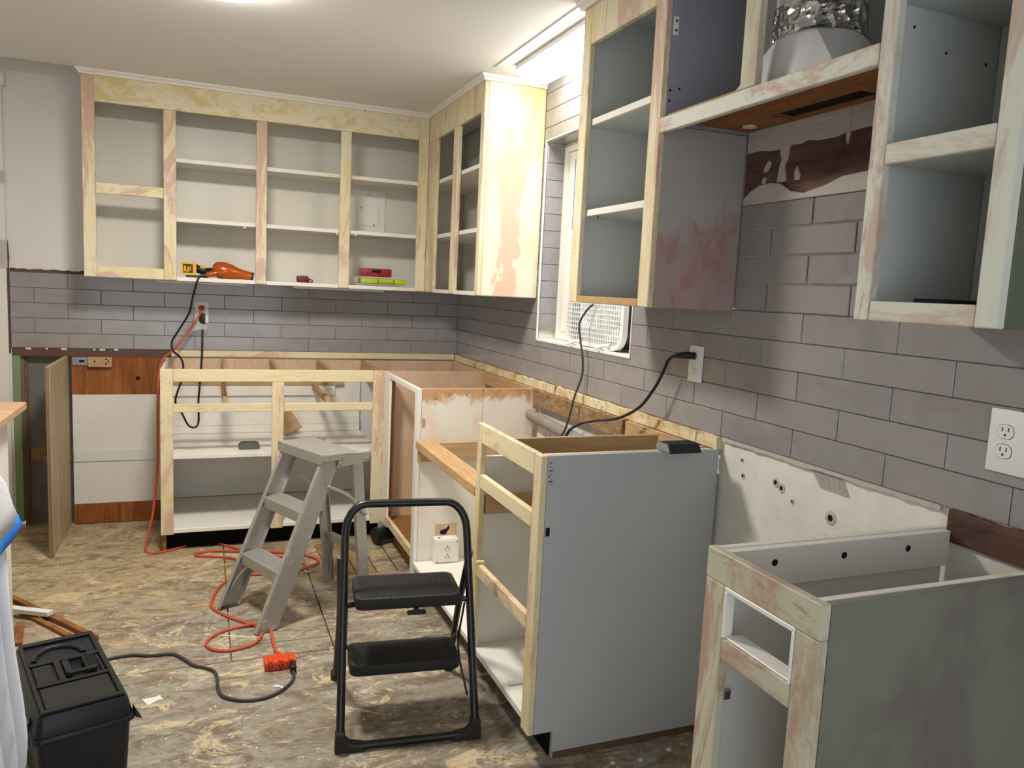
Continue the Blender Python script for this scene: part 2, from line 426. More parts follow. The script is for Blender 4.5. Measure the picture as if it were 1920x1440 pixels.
def dusty():
    n = NT('dusty_plastic_film', 0.6, 0.3); k = n.step(n.noise(45, 5, 0.75), 0.55, 0.68)
    return n.col(n.mix(k, lin((206, 209, 214)), lin((120, 122, 126))))
M['dusty'] = dusty()
M['siding'] = plain('pale_siding', (222, 230, 232), 0.6, 0.2, var=0.05, vs=3)
M['post'] = plain('brown_post', (128, 92, 46), 0.7, 0.2)
M['counter_wood'] = wood('laminate_wood_top', (206, 172, 138), (176, 138, 104), (1.5, 8, 8), 4, 0.4)
M['scrap'] = wood('brown_scrap_wood', (176, 118, 70), (126, 78, 42), (3, 3, 10), 5)
def glass():
    n = NT('window_glass', 0.02, 0.5); n.b.inputs['Transmission Weight'].default_value = 1.0; n.b.inputs['IOR'].default_value = 1.02; return n.col((0.95, 0.97, 0.97, 1))
M['glass'] = glass()
M['lamp_round'] = emit('round_lamp_lens', (1.0, 0.945, 0.865), CEIL_LIGHT)
M['lamp_bar'] = emit('long_lamp_lens', (1.0, 0.94, 0.84), BAR_LIGHT)

# ================================================================== the room
XL, YN = -3.3, -5.7                     # left wall, camera-side wall
def multi(name, boxes, mat, parent=None):
    bm = bmesh.new()
    for b in boxes: add_box(bm, *b)
    return obj(name, bm, mat, parent)

floor = structure(multi('floor', [(XL-0.1, 0.3, YN-0.1, 0.3, -0.12, -0.014)], M['rough_wood']))
ceiling = structure(multi('ceiling', [(XL-0.1, 0.15, YN-0.1, 0.15, 2.39, 2.49), (XL-0.1, 0.15, YN-0.1, -0.30, CEILING, 2.39), (-2.03, 0.15, -0.30, 0.15, CEILING, 2.39)], M['ceiling']))
WY0, WY1, WZ0, WZ1 = -2.131, -1.248, 1.138, 2.066          # window opening in the right wall
wall_back = structure(multi('wall_back', [(XL, 0.15, 0.010, 0.13, 0.957, 2.39), (XL, -2.392, 0.004, 0.13, -0.01, 0.957),
    (-2.392, 0.15, 0.012, 0.13, 0.915, 0.957), (-2.125, 0.15, 0.012, 0.13, -0.01, 0.915)], M['wall']))
wall_right = structure(multi('wall_right', [(0.010, 0.14, YN, WY0, 0, CEILING), (0.010, 0.14, WY1, 0.12, 0, CEILING),
    (0.010, 0.14, WY0, WY1, 0, WZ0), (0.010, 0.14, WY0, WY1, WZ1, CEILING)], M['plaster']))
wall_left = structure(multi('wall_left', [(XL-0.1, XL, YN, 0.12, 0, CEILING)], M['wall_white']))
# unseen camera-side wall; its opening is added and sized to let daylight in
wall_front = structure(multi('wall_front', [(XL, -2.75, YN-0.1, YN, 0, CEILING), (-0.55, 0.14, YN-0.1, YN, 0, CEILING), (-2.75, -0.55, YN-0.1, YN, 2.1, CEILING)], M['wall_white']))

# plywood sheets of the subfloor, with the seams between them
SEAM = 0.0014
sheets = [(XL, -1.382, -1.828, 0.12), (-1.378, -1.016, -1.712, -0.42), (-1.378, -1.016, -1.826, -1.716), (-1.378, -1.016, -0.416, 0.12),
          (-1.012, 0.01, -1.506, -1.10), (-1.012, 0.01, -1.826, -1.510), (-1.012, -0.60, -0.62, 0.12), (-0.596, 0.01, -1.096, 0.12),
          (XL, 0.01, -3.02, -1.830), (XL, 0.01, YN-0.1, -3.022)]
for x0, x1, y0, y1 in sheets:
    box('plywood_sheet', floor, (x0+SEAM/2, x1-SEAM/2, y0+SEAM/2, y1-SEAM/2, -0.014, 0.0), M['floor'], 0.0008)
for i, (x0, x1) in enumerate([(-1.012, -0.93), (-0.926, -0.80), (-0.796, -0.70), (-0.696, -0.60)]):
    box('plank', floor, (x0+0.002, x1-0.002, -1.094, -0.626, -0.014, (-0.003, -0.006, -0.002, -0.001)[i]), M['plank'] if i in (1, 2) else M['floor'], 0.002)

# ------------------------------------------------------------------ tiles
TL, TH, TZ0 = 0.307, 0.0776, 0.957
tile_cache = {}
def tile_mesh(w, h, axis):
    key = (round(w, 4), round(h, 4), axis)
    if key not in tile_cache:
        bm = bmesh.new(); t = 0.009
        if axis == 'x': add_box(bm, 0, t, -w/2, w/2, -h/2, h/2)
        else: add_box(bm, -w/2, w/2, 0, t, -h/2, h/2)
        bmesh.ops.bevel(bm, geom=bm.edges[:], offset=min(0.0013, 0.3*min(w, h)), segments=1, affect='EDGES', profile=0.5)
        me = mesh_from_bm('tile', bm); me.materials.append(M['tile']); tile_cache[key] = me
    return tile_cache[key]
def put_tile(parent, axis, s0, s1, z0, z1, off=0.0):
    w, h = s1-s0, z1-z0
    if w < 0.006 or h < 0.006: return
    o = bpy.data.objects.new('tile', tile_mesh(w, h, axis)); c = (s0+s1)/2; zc = (z0+z1)/2
    o.location = (off, c, zc) if axis == 'x' else (c, off, zc)
    a = random.uniform(-1, 1)*0.0035; b = random.uniform(-1, 1)*0.006
    o.rotation_euler = (0, b, a) if axis == 'x' else (b, 0, a)
    COL.objects.link(o); o.parent = parent
def subtract(r, h):
    s0, s1, z0, z1 = r; a0, a1, b0, b1 = h
    if a1 <= s0 or a0 >= s1 or b1 <= z0 or b0 >= z1: return [r]
    out = []
    if a0 > s0: out.append((s0, a0, z0, z1))
    if a1 < s1: out.append((a1, s1, z0, z1))
    m0, m1 = max(s0, a0), min(s1, a1)
    if b0 > z0: out.append((m0, m1, z0, b0))
    if b1 < z1: out.append((m0, m1, b1, z1))
    return out
def lay(parent, axis, base, region, holes=(), gap=0.0022, rows=None):
    R0, R1, Z0, Z1 = region
    for k in range(0, 19):
        if rows and k not in rows: continue
        za, zb = TZ0+k*TH, TZ0+(k+1)*TH
        ph = base+(0.5*TL if k % 2 else 0)
        i0 = math.floor((R0-ph)/TL)-1
        for i in range(i0, i0+22):
            s0, s1 = ph+i*TL, ph+(i+1)*TL
            r = (max(s0+gap/2, R0), min(s1-gap/2, R1), max(za+gap/2, Z0), min(zb-gap/2, Z1))
            if r[1]-r[0] < 0.006 or r[3]-r[2] < 0.006: continue
            rs = [r]
            for h in holes: rs = [q for x in rs for q in subtract(x, h)]
            for q in rs: put_tile(parent, axis, *q)
lay(wall_back, 'y', 0.017, (-2.392, 0.0, TZ0, TZ0+5*TH-0.001))
WIN = (WY0-0.002, WY1+0.002, WZ0-0.002, WZ1+0.002)
lay(wall_right, 'x', -1.779, (-4.25, -0.001, TZ0, TZ0+5*TH), [WIN], rows=range(0, 5))
lay(wall_right, 'x', -1.779, (-2.21, -1.226, TZ0+5*TH, CEILING-0.005), [WIN], rows=range(5, 19))
lay(wall_right, 'x', -1.779, (-3.47, -2.718, TZ0+5*TH, TZ0+8.9*TH), [], gap=0.0055, rows=range(5, 9))
box('grout', wall_back, (-2.39, 0.0, 0.0035, 0.0099, TZ0, TZ0+5*TH-0.001), M['grout'], 0)
multi('grout', [(0.0035, 0.0099, -4.25, WY0-0.003, TZ0, TZ0+5*TH), (0.0035, 0.0099, WY1+0.003, 0.0, TZ0, TZ0+5*TH), (0.0035, 0.0099, WY0-0.003, WY1+0.003, TZ0, WZ0-0.003),
    (0.0035, 0.0099, WY1+0.003, -1.22, TZ0+5*TH, CEILING-0.004), (0.0035, 0.0099, -2.21, WY0-0.003, TZ0+5*TH, CEILING-0.004), (0.0035, 0.0099, WY0-0.003, WY1+0.003, WZ1+0.003, CEILING-0.004)], M['grout'], wall_right)

# ------------------------------------------------------------------ window
window = structure(multi('window_1', [(0.092, 0.128, WY0+0.001, WY0+0.045, WZ0+0.014, WZ1-0.012), (0.092, 0.128, WY1-0.045, WY1-0.013, WZ0+0.014, WZ1-0.012),
    (0.092, 0.128, WY0+0.045, WY1-0.045, WZ0+0.014, WZ0+0.05), (0.092, 0.128, WY0+0.045, WY1-0.045, WZ1-0.05, WZ1-0.012)], M['vinyl']))
box('window_sash', window, (0.100, 0.122, WY1-0.095, WY1-0.052, WZ0+0.052, WZ1-0.052), M['vinyl'], 0.002)
box('window_sash', window, (0.100, 0.122, -1.72, -1.675, WZ0+0.052, WZ1-0.052), M['vinyl'], 0.002)
box('sash_rail', window, (0.102, 0.120, -1.675, WY1-0.095, WZ0+0.052, WZ0+0.09), M['vinyl'], 0.002)
box('sash_rail', window, (0.102, 0.120, -1.675, WY1-0.095, WZ1-0.09, WZ1-0.052), M['vinyl'], 0.002)
box('window_pane', window, (0.110, 0.113, -1.675, WY1-0.095, WZ0+0.09, WZ1-0.09), M['glass'], 0)
box('window_pane', window, (0.116, 0.119, WY0+0.045, -1.72, WZ0+0.052, WZ1-0.052), M['glass'], 0)
box('window_sill', window, (-0.003, 0.128, WY0, WY1, WZ0, WZ0+0.012), M['white'], 0.002)
box('window_edge_trim', window, (-0.003, 0.006, WY1-0.006, WY1, WZ0+0.012, WZ1), M['vinyl'], 0.001)
box('window_edge_trim', window, (-0.003, 0.006, WY0, WY0+0.006, WZ0+0.012, WZ1), M['vinyl'], 0.001)
box('window_edge_trim', window, (-0.003, 0.006, WY0+0.006, WY1-0.006, WZ1-0.006, WZ1), M['vinyl'], 0.001)
for k in range(3, 16):                                        # tiled reveal beside the window
    z0, z1 = max(TZ0+k*TH+0.001, WZ0+0.013), min(TZ0+(k+1)*TH-0.001, WZ1-0.013)
    if z1-z0 > 0.012: box('reveal_tile', window, (0.0075, 0.128, WY1-0.012, WY1-0.001, z0, z1), M['tile'], 0.001)
box('reveal_head', window, (0.0075, 0.128, WY0+0.002, WY1-0.002, WZ1-0.011, WZ1-0.001), M['tile'], 0.001)
# what stands outside: the neighbouring pale siding and a post
sd = thing('siding_wall', 'pale vertical siding of the house seen through the window fan', 'siding', (1.5, -0.6, 0.0))
for k in range(14): box('siding_board', sd, (1.5+0.01*(k % 2), 1.54, -2.2+k*0.26, -2.2+(k+1)*0.26-0.012, 0.0, 3.4), M['siding'], 0.003)
tag(box('porch_post', None, (1.12, 1.21, -0.93, -0.84, 0.0, 3.2), M['post'], 0.004), 'brown wooden porch post outside behind the fan grille', 'post')

# ------------------------------------------------------------------ trims
def crown(name, pts):
    """pts: inner corner run as (x,y, nx,ny) stations where n points into the room"""
    prof = [(0.0, 2.297), (0.008, 2.298), (0.010, 2.306), (0.020, 2.316), (0.022, CEILING-0.001), (0.0, CEILING-0.001)]
    bm = bmesh.new(); rings = []
    for x, y, nx, ny in pts: rings.append([bm.verts.new((x+nx*d, y+ny*d, z)) for d, z in prof])
    n = len(prof)
    for A, B in zip(rings, rings[1:]):
        for i in range(n): bm.faces.new((A[i], A[(i+1) % n], B[(i+1) % n], B[i]))
    bm.faces.new(rings[0]); bm.faces.new(rings[-1][::-1]); bmesh.ops.recalc_face_normals(bm, faces=bm.faces[:])
    return structure(obj(name, bm, M['white']))
crown('trim_1', [(-2.019, 0.0, -1, 0), (-2.019, -0.301, -1, -1), (-0.301, -0.301, -1, -1), (-0.301, -1.228, -1, -1), (-0.002, -1.228, 0, -1)])
crown('trim_2', [(-0.002, -2.203, 0, 1), (-0.303, -2.203, -1, 1), (-0.303, -3.77, -1, -1), (-0.002, -3.77, 0, -1)])
structure(box('trim_3', None, (-0.308, -0.264, -2.2, -1.35, CEILING-0.004, CEILING-0.0005), M['ceiling'], 0.001))
# white board left of the tiles with its torn edge and the stub of the old door head
tr = structure(box('trim_4', None, (-2.75, -2.402, -0.008, 0.0035, 0.0, 2.25), M['wall_white'], 0.002))
box('head_casing_stub', tr, (-2.75, -2.385, -0.03, 0.0095, 2.25, 2.31), M['wall'], 0.002)
for z0, z1, w in ((1.36, 1.50, 0.03), (1.78, 1.84, 0.02)): box('torn_patch', tr, (-2.402-w, -2.396, -0.011, -0.007, z0, z1), M['plaster_lump'], 0.001)
prism('torn_edge', tr, [(-2.402, 0.93), (-2.394, 0.93), (-2.392, 1.05), (-2.397, 1.12), (-2.391, 1.2), (-2.396, 1.31), (-2.391, 1.42), (-2.396, 1.5), (-2.402, 1.5)], 'y', -0.004, 0.0095, M['brown_paper'])
# ---- surfaces of the back wall below the tiles, left bay
def wedge_strip(name, parent, axis, s0, s1, zlo, zhi, a0, a1, mat, jag=0.004, n=24, top=True):
    lo = [(s0+(s1-s0)*i/n, zlo+(0 if top else random.uniform(-jag, jag))) for i in range(n+1)]
    hi = [(s1-(s1-s0)*i/n, zhi+(random.uniform(-jag, jag) if top else 0)) for i in range(n+1)]
    return prism(name, parent, lo+hi, axis, a0, a1, mat)
box('brown_band', wall_back, (-2.39, -1.64, 0.004, 0.0115, 0.915, 0.955), M['brown_paper'], 0)
wedge_strip('torn_paper_band', wall_back, 'y', -2.39, -2.02, 1.346, 1.362, 0.003, 0.0099, M['brown_wall'], 0.003)
for x in (-2.33, -2.24, -2.17, -2.02, -1.99, -1.92): box('plaster_crumb', wall_back, (x, x+random.uniform(0.01, 0.03), -0.002, 0.004, 0.947, 0.9565), M['paper'], 0.002)
box('green_board_edge', wall_back, (-2.392, -2.355, 0.002, 0.064, 0.03, 0.915), M['green'], 0.003)
multi('wall_cavity', [(-2.355, -2.125, 0.065, 0.085, -0.01, 0.93), (-2.3555, -2.345, 0.03, 0.065, -0.01, 0.93)], M['cavity'], wall_back)
box('cavity_stud', wall_back, (-2.350, -2.334, 0.045, 0.064, 0.0, 0.913), M['pine_dark'], 0.002)
box('cavity_block', wall_back, (-2.33, -2.126, 0.055, 0.064, 0.34, 0.42), M['rough_wood'], 0.002)
box('plywood_backing', wall_back, (-2.122, -1.665, -0.003, 0.0115, 0.712, 0.913), M['brown_ply'], 0.001)
box('white_backing', wall_back, (-2.122, -1.665, -0.001, 0.0115, 0.112, 0.711), M['wall_white'], 0.001)
box('grey_cleat', wall_back, (-2.118, -1.668, -0.008, -0.0012, 0.347, 0.409), M['wall'], 0.001)
box('brown_skirting', wall_back, (-2.122, -1.668, -0.006, 0.0115, 0.004, 0.111), M['brown_ply'], 0.001)
lathe('pipe_hole', wall_back, [(0, 0.0), (0.011, 0.0), (0.011, 0.002)], M['slot'], axis_to((-1.806, -0.0045, 0.80), (0, -1, 0)), 14)
# ---- strips on the walls just below the tiles
box('cream_ledger', wall_back, (-1.64, -0.016, -0.014, 0.0115, 0.921, 0.9565), M['base_h'], 0.002)
wedge_strip('grimy_ledger', wall_right, 'x', -2.70, -0.016, 0.917, 0.954, -0.012, 0.0099, M['grime'], 0.004, 60)
wedge_strip('brown_ledger', wall_right, 'x', -4.2, -3.49, 0.885, 0.955, 0.001, 0.0099, M['brown_wall'], 0.004, 24)
# plaster of the range bay: trowel ridges, holes, crumbling edge under the tiles
wedge_strip('plaster_lip', wall_right, 'x', -3.47, -2.71, 0.945, 0.9565, 0.000, 0.0099, M['plaster_lump'], 0.003, 40, top=False)
for k in range(9): box('trowel_ridge', wall_right, (0.0068, 0.0099, -3.215+0.003*k, -3.115+0.004*k, 0.903+0.0046*k, 0.9053+0.0046*k), M['plaster_lump'], 0.0005)
for y, z, r in ((-2.80, 0.905, 0.006), (-2.81, 0.86, 0.008), (-2.95, 0.875, 0.012), (-2.975, 0.865, 0.012), (-3.02, 0.84, 0.006), (-3.16, 0.835, 0.016), (-3.15, 0.775, 0.012),
                (-3.24, 0.82, 0.003), (-3.27, 0.815, 0.004), (-3.31, 0.81, 0.004), (-3.34, 0.8, 0.005)):
    lathe('anchor_hole', wall_right, [(0, 0.0), (r*0.55, 0.0), (r*0.55, 0.0015), (r, 0.002), (r*1.2, 0.0)], M['plaster_lump'], axis_to((0.0095, y, z), (-1, 0, 0)), 12)
    lathe('anchor_hole', wall_right, [(0, 0.0), (r*0.5, 0.0), (r*0.5, 0.001)], M['slot'], axis_to((0.0082, y, z), (-1, 0, 0)), 10)
# wall inside the hood bay, above the tiles
box('torn_wall_face', wall_right, (0.0015, 0.0099, -3.47, -2.718, 1.60, 1.858), M['brown_wall'], 0)
wedge_strip('drywall_strip', wall_right, 'x', -3.47, -2.72, 1.795, 1.857, -0.001, 0.0014, M['plaster_lump'], 0.006, 24, top=False)
prism('plaster_lump', wall_right, [(-2.722, 1.648), (-2.722, 1.665), (-2.75, 1.685), (-2.79, 1.70), (-2.84, 1.702), (-2.88, 1.695), (-2.92, 1.672), (-2.97, 1.662), (-3.05, 1.675), (-3.10, 1.69), (-3.2, 1.695), (-3.3, 1.69), (-3.47, 1.695), (-3.47, 1.648)], 'x', -0.006, 0.0014, M['plaster_lump'], 0.002)
for pts in ([(-2.86, 1.70), (-2.865, 1.74), (-2.872, 1.76), (-2.862, 1.785), (-2.875, 1.79), (-2.885, 1.80), (-2.90, 1.795), (-2.895, 1.76), (-2.885, 1.745), (-2.892, 1.72), (-2.895, 1.70)],
            [(-2.80, 1.735), (-2.805, 1.75), (-2.82, 1.765), (-2.83, 1.755), (-2.815, 1.735)], [(-2.93, 1.70), (-2.925, 1.72), (-2.935, 1.735), (-2.95, 1.71), (-2.945, 1.698)],
            [(-3.095, 1.86), (-3.10, 1.78), (-3.106, 1.765), (-3.112, 1.79), (-3.108, 1.86)], [(-2.795, 1.705), (-2.80, 1.718), (-2.812, 1.72), (-2.81, 1.7)]):
    prism('plaster_flake', wall_right, pts, 'x', -0.0025, 0.0014, M['plaster_lump'])

# ================================================================== lamps of the room
lp = thing('ceiling_lamp', 'round flush ceiling lamp glowing warm white at the top edge', 'lamp', (-1.43, -1.865, CEILING))
lathe('lamp_body', lp, [(0, CEILING-0.001), (0.185, CEILING-0.001), (0.185, CEILING-0.020), (0.172, CEILING-0.024)], M['plastic_white'], Matrix.Translation((-1.43, -1.865, 0)), 40)
lathe('lamp_lens', lp, [(0.172, CEILING-0.023), (0.165, CEILING-0.032), (0.11, CEILING-0.042), (0, CEILING-0.046)], M['lamp_round'], Matrix.Translation((-1.43, -1.865, 0)), 40)
lb = thing('strip_lamp', 'long white wraparound lamp above the window, brightly lit', 'lamp', (-0.145, -1.8, CEILING))
box('lamp_base', lb, (-0.236, -0.068, -2.19, -1.42, CEILING-0.022, CEILING-0.001), M['wall'], 0.002)
bm = bmesh.new(); n = 14; rings = []
ys = [(-2.19, 0.55), (-2.182, 0.85), (-2.165, 1.0), (-1.445, 1.0), (-1.428, 0.85), (-1.42, 0.55)]
for y, k in ys: rings.append([bm.verts.new((-0.145+0.086*math.cos(a)*(0.9+0.1*k), y, CEILING-0.022-0.046*k*math.sin(a)**0.8)) for a in [math.pi*i/n for i in range(n+1)]])
for A, B in zip(rings, rings[1:]):
    for i in range(n): bm.faces.new((A[i], A[i+1], B[i+1], B[i]))
bm.faces.new(rings[0]); bm.faces.new(rings[-1]); bmesh.ops.recalc_face_normals(bm, faces=bm.faces[:])
obj('lamp_lens', bm, M['lamp_bar'], lb, smooth=True)

# ================================================================== wall cabinets
ZB, ZT = 1.338, 2.300
# ---- long cabinet on the back wall
c = thing('wall_cabinet', 'long cream wall cabinet with four open bays on the back wall', 'cabinet', (-1.16, -0.15, ZB))
F0, F1 = -0.300, -0.281
for x0, x1, m, z1 in ((-2.018, -1.962, 'face_tan', 2.3), (-1.660, -1.602, 'face_tan', 2.176), (-1.219, -1.166, 'face_tan', 2.176), (-0.787, -0.731, 'face_v', 2.176), (-0.356, -0.301, 'face_v', 2.3)):
    box('stile', c, (x0, x1, F0, F1, ZB+0.002, z1), M[m], 0.002)
box('top_rail', c, (-1.962, -0.356, F0, F1, 2.177, 2.300), M['face_top'], 0.002)
box('middle_rail', c, (-1.961, -1.661, F0, F1, 1.745, 1.796), M['face_h'], 0.002)
box('bottom_rail', c, (-1.961, -1.661, F0, F1, ZB+0.002, 1.394), M['face_h'], 0.002)
box('side_panel', c, (-2.016, -1.998, -0.2805, -0.001, ZB+0.002, 2.299), M['inside'], 0.001)
box('partition', c, (-1.640, -1.622, -0.2805, -0.012, 1.359, 2.299), M['inside'], 0.001)
box('back_panel', c, (-1.997, -0.020, -0.011, -0.001, ZB+0.002, 2.299), M['inside'], 0.001)
box('bottom_board', c, (-1.997, -0.012, -0.2795, -0.012, ZB, 1.357), M['white'], 0.001)
for x0, x1 in ((-1.601, -1.220), (-1.165, -0.788), (-0.730, -0.357)): box('bottom_edge', c, (x0, x1, F0, -0.280, ZB, 1.358), M['edge'], 0.001)
box('top_board', c, (-1.997, -0.020, -0.2795, -0.012, 2.28, 2.298), M['inside'], 0.001)
for z in (1.636, 1.931):
    s = box('shelf', c, (-1.621, -0.022, -0.262, -0.012, z, z+0.019), M['inside'], 0.001)
    box('shelf_edge', s, (-1.621, -0.300, -0.278, -0.2625, z, z+0.020), M['edge'], 0.001)
box('cleat', c, (-0.72, -0.478, -0.020, -0.0115, 1.585, 1.635), M['inside'], 0.001)
for x in (-1.28, -0.80, -0.70): box('shelf_pin', c, (x, x+0.012, -0.275, -0.262, 1.628, 1.6355), M['plastic_white'], 0.001)
# ---- corner cabinet on the right wall
c = thing('wall_cabinet', 'tall cream wall cabinet in the corner, end panel sanded to pink wood', 'cabinet', (-0.15, -0.76, ZB))
G0, G1 = -0.300, -0.281
for y0, y1, z1 in ((-0.462, -0.302, 2.166), (-0.852, -0.768, 2.166), (-1.226, -1.180, 2.3)): box('stile', c, (G0, G1, y0, y1, ZB+0.002, z1), M['face_tan'], 0.002)
box('top_rail', c, (G0, G1, -1.179, -0.302, 2.167, 2.300), M['face_v'], 0.002)
for y0, y1 in ((-0.767, -0.463), (-1.179, -0.853)): box('bottom_edge', c, (G0, G1, y0, y1, ZB, 1.357), M['edge'], 0.001)
box('end_panel', c, (-0.280, -0.001, -1.226, -1.210, ZB+0.002, 2.300), M['end_cream'], 0.002)
box('bottom_board', c, (-0.2795, -0.003, -1.209, -0.302, ZB, 1.357), M['white'], 0.001)
box('top_board', c, (-0.2795, -0.003, -1.209, -0.302, 2.28, 2.298), M['inside'], 0.001)
box('back_panel', c, (-0.011, -0.002, -1.209, -0.302, 1.358, 2.279), M['inside'], 0.001)
for z in (1.636, 1.931):
    s = box('shelf', c, (-0.262, -0.012, -1.209, -0.302, z, z+0.019), M['inside'], 0.001)
    box('shelf_edge', s, (-0.278, -0.2625, -1.209, -0.302, z, z+0.020), M['edge'], 0.001)
# ---- cabinet right of the window
c = thing('wall_cabinet', 'open wall cabinet right of the window with pink-sanded grey side', 'cabinet', (-0.15, -2.46, ZB))
for y0, y1, m in ((-2.258, -2.205, 'face_v'), (-2.716, -2.658, 'face_tan')): box('stile', c, (G0, G1, y0, y1, ZB+0.003, 2.3), M[m], 0.002)
box('top_rail', c, (G0, G1, -2.657, -2.259, 2.178, 2.300), M['face_v'], 0.002)
box('bottom_rail', c, (G0, G1, -2.657, -2.259, ZB+0.003, 1.364), M['mdf'], 0.002)
box('side_panel', c, (-0.280, -0.001, -2.223, -2.207, ZB+0.003, 2.299), M['inside_cool'], 0.001)
box('end_panel', c, (-0.280, -0.001, -2.715, -2.700, ZB+0.003, 1.848), M['mauve'], 0.002)
box('end_panel', c, (-0.280, -0.001, -2.715, -2.700, 1.849, 2.299), M['blue_grey'], 0.001)
box('bottom_board', c, (-0.2795, -0.012, -2.699, -2.224, ZB+0.006, 1.362), M['inside_cool'], 0.001)
box('back_panel', c, (-0.011, -0.001, -2.699, -2.224, 1.363, 2.279), M['inside_cool'], 0.001)
box('top_board', c, (-0.2795, -0.002, -2.699, -2.224, 2.28, 2.298), M['inside_cool'], 0.001)
for z in (1.629, 1.924):
    s = box('shelf', c, (-0.262, -0.012, -2.699, -2.224, z, z+0.020), M['inside_cool'], 0.001)
    box('shelf_edge', s, (-0.279, -0.2625, -2.699, -2.224, z, z+0.021), M['white'], 0.001)
box('shelf_pin', c, (-0.272, -0.262, -2.318, -2.306, 1.618, 1.6285), M['steel'], 0.001)
# ---- hood cabinet
c = thing('hood_cabinet', 'short open cabinet over the range bay with bare plywood underside', 'cabinet', (-0.15, -3.09, 1.82))
box('bottom_rail', c, (G0, G1, -3.471, -2.717, 1.822, 1.862), M['mint_h'], 0.002)
box('stile', c, (G0, G1, -3.116, -3.060, 1.863, 2.3), M['mint_base_v'], 0.002)
for y0, y1 in ((-3.471, -3.117), (-3.059, -2.717)): box('top_rail', c, (G0, G1, y0, y1, 2.21, 2.3), M['mint_h'], 0.002)
box('bottom_board', c, (-0.280, -0.085, -3.471, -2.717, 1.858, 1.868), M['under_ply'], 0.001)
box('bottom_board', c, (-0.0845, -0.001, -2.905, -2.717, 1.858, 1.868), M['under_ply'], 0.001)
box('bottom_board', c, (-0.0845, -0.001, -3.471, -3.215, 1.858, 1.868), M['under_ply'], 0.001)
box('bottom_board', c, (-0.008, -0.001, -3.214, -2.906, 1.858, 1.868), M['under_ply'], 0.001)
box('back_panel', c, (-0.009, -0.001, -3.471, -2.717, 1.869, 2.279), M['inside_cool'], 0.001)
box('top_board', c, (-0.280, -0.001, -3.471, -2.717, 2.28, 2.298), M['inside_cool'], 0.001)
box('slot_shade', c, (-0.0845, -0.008, -3.214, -2.906, 1.8685, 1.8735), M['slot'], 0)  # added dark sheet, painting the shade inside the underside slot
lathe('white_plug', c, [(0, 0), (0.02, 0), (0.02, 0.003), (0, 0.004)], M['plastic_white'], axis_to((-0.05, -2.785, 1.8578), (0, 0, -1)), 16)
box('drop_board', c, (-0.284, -0.281, -3.05, -2.73, 1.8685, 1.872), M['mdf'], 0)
hp_ = box('hinge_plate', c, (-0.279, -0.262, -2.7195, -2.7165, 2.085, 2.135), M['wall'], 0.001)
for x, z in ((-0.270, 2.123), (-0.270, 2.098), (-0.274, 1.94), (-0.274, 1.912), (-0.245, 1.947)): lathe('screw_hole', c, [(0, 0), (0.0032, 0), (0.0036, 0.0006)], M['slot'], axis_to((x, -2.7196 if z > 2 else -2.7166, z), (0, -1, 0)), 8)
d = thing('vent_duct', 'white vent duct with a crinkled foil band in the hood cabinet', 'duct', (-0.145, -3.13, 1.869))
DM = Matrix.Translation((-0.145, -3.135, 0))
bm = bmesh.new(); rings = []
for z, k in ((1.8745, 0.0), (1.885, 0.05), (1.975, 1.0), (1.985, 1.0)):
    ring = []
    for i in range(32):
        a = 2*math.pi*i/32; cx, cy = 0.100*math.cos(a), 0.100*math.sin(a)
        q = max(abs(math.cos(a)), abs(math.sin(a))); sx, sy = 0.106*math.cos(a)/q, 0.165*math.sin(a)/q
        ring.append(bm.verts.new((-0.145+sx*(1-k)+cx*k, -3.135+sy*(1-k)+cy*k, z)))
    rings.append(ring)
for A, B in zip(rings, rings[1:]):
    for i in range(32): bm.faces.new((A[i], A[(i+1) % 32], B[(i+1) % 32], B[i]))
bmesh.ops.recalc_face_normals(bm, faces=bm.faces[:])
obj('duct_transition', bm, M['duct'], d, smooth=True)
bm = bmesh.new(); rings = []
for j in range(9):
    rings.append([bm.verts.new((-0.145+r*math.cos(a), -3.135+r*math.sin(a), 1.974+0.0085*j+random.uniform(-.002, .002))) for a, r in [(2*math.pi*i/40, 0.1035+random.uniform(-.0022, .0022)) for i in range(40)]])
for A, B in zip(rings, rings[1:]):
    for i in range(40): bm.faces.new((A[i], A[(i+1) % 40], B[(i+1) % 40], B[i]))
bmesh.ops.recalc_face_normals(bm, faces=bm.faces[:]); obj('foil_band', bm, M['foil'], d, label='crinkled silver foil tape')
lathe('duct_pipe', d, [(0.1, 2.03), (0.1, 2.279)], M['duct'], DM, 32)
# ---- cabinet at the right edge
c = thing('wall_cabinet', 'pale mint wall cabinet at the right edge with olive side panel', 'cabinet', (-0.15, -3.62, ZB))
for y0, y1 in ((-3.509, -3.473), (-3.768, -3.728)): box('stile', c, (G0, G1, y0, y1, ZB+0.008, 2.3), M['mint_v'], 0.002)
box('middle_rail', c, (G0, G1, -3.727, -3.510, 1.634, 1.672), M['mint_h'], 0.002)
box('bottom_rail', c, (G0, G1, -3.727, -3.510, ZB+0.008, 1.383), M['mint_h'], 0.002)
box('top_rail', c, (G0, G1, -3.727, -3.510, 2.17, 2.3), M['mint_h'], 0.002)
box('side_panel', c, (-0.280, -0.001, -3.490, -3.474, ZB+0.008, 2.299), M['inside_cool'], 0.001)
box('end_panel', c, (-0.280, -0.001, -3.768, -3.752, ZB+0.008, 2.299), M['olive_dark'], 0.001)
box('bottom_board', c, (-0.2795, -0.012, -3.751, -3.491, 1.358, 1.378), M['inside_cool'], 0.001)
box('back_panel', c, (-0.011, -0.001, -3.751, -3.491, ZB+0.008, 2.279), M['inside_cool'], 0.001)
for z in (1.640, 1.930): box('shelf', c, (-0.279, -0.012, -3.751, -3.491, z, z+0.018), M['inside_cool'], 0.001)
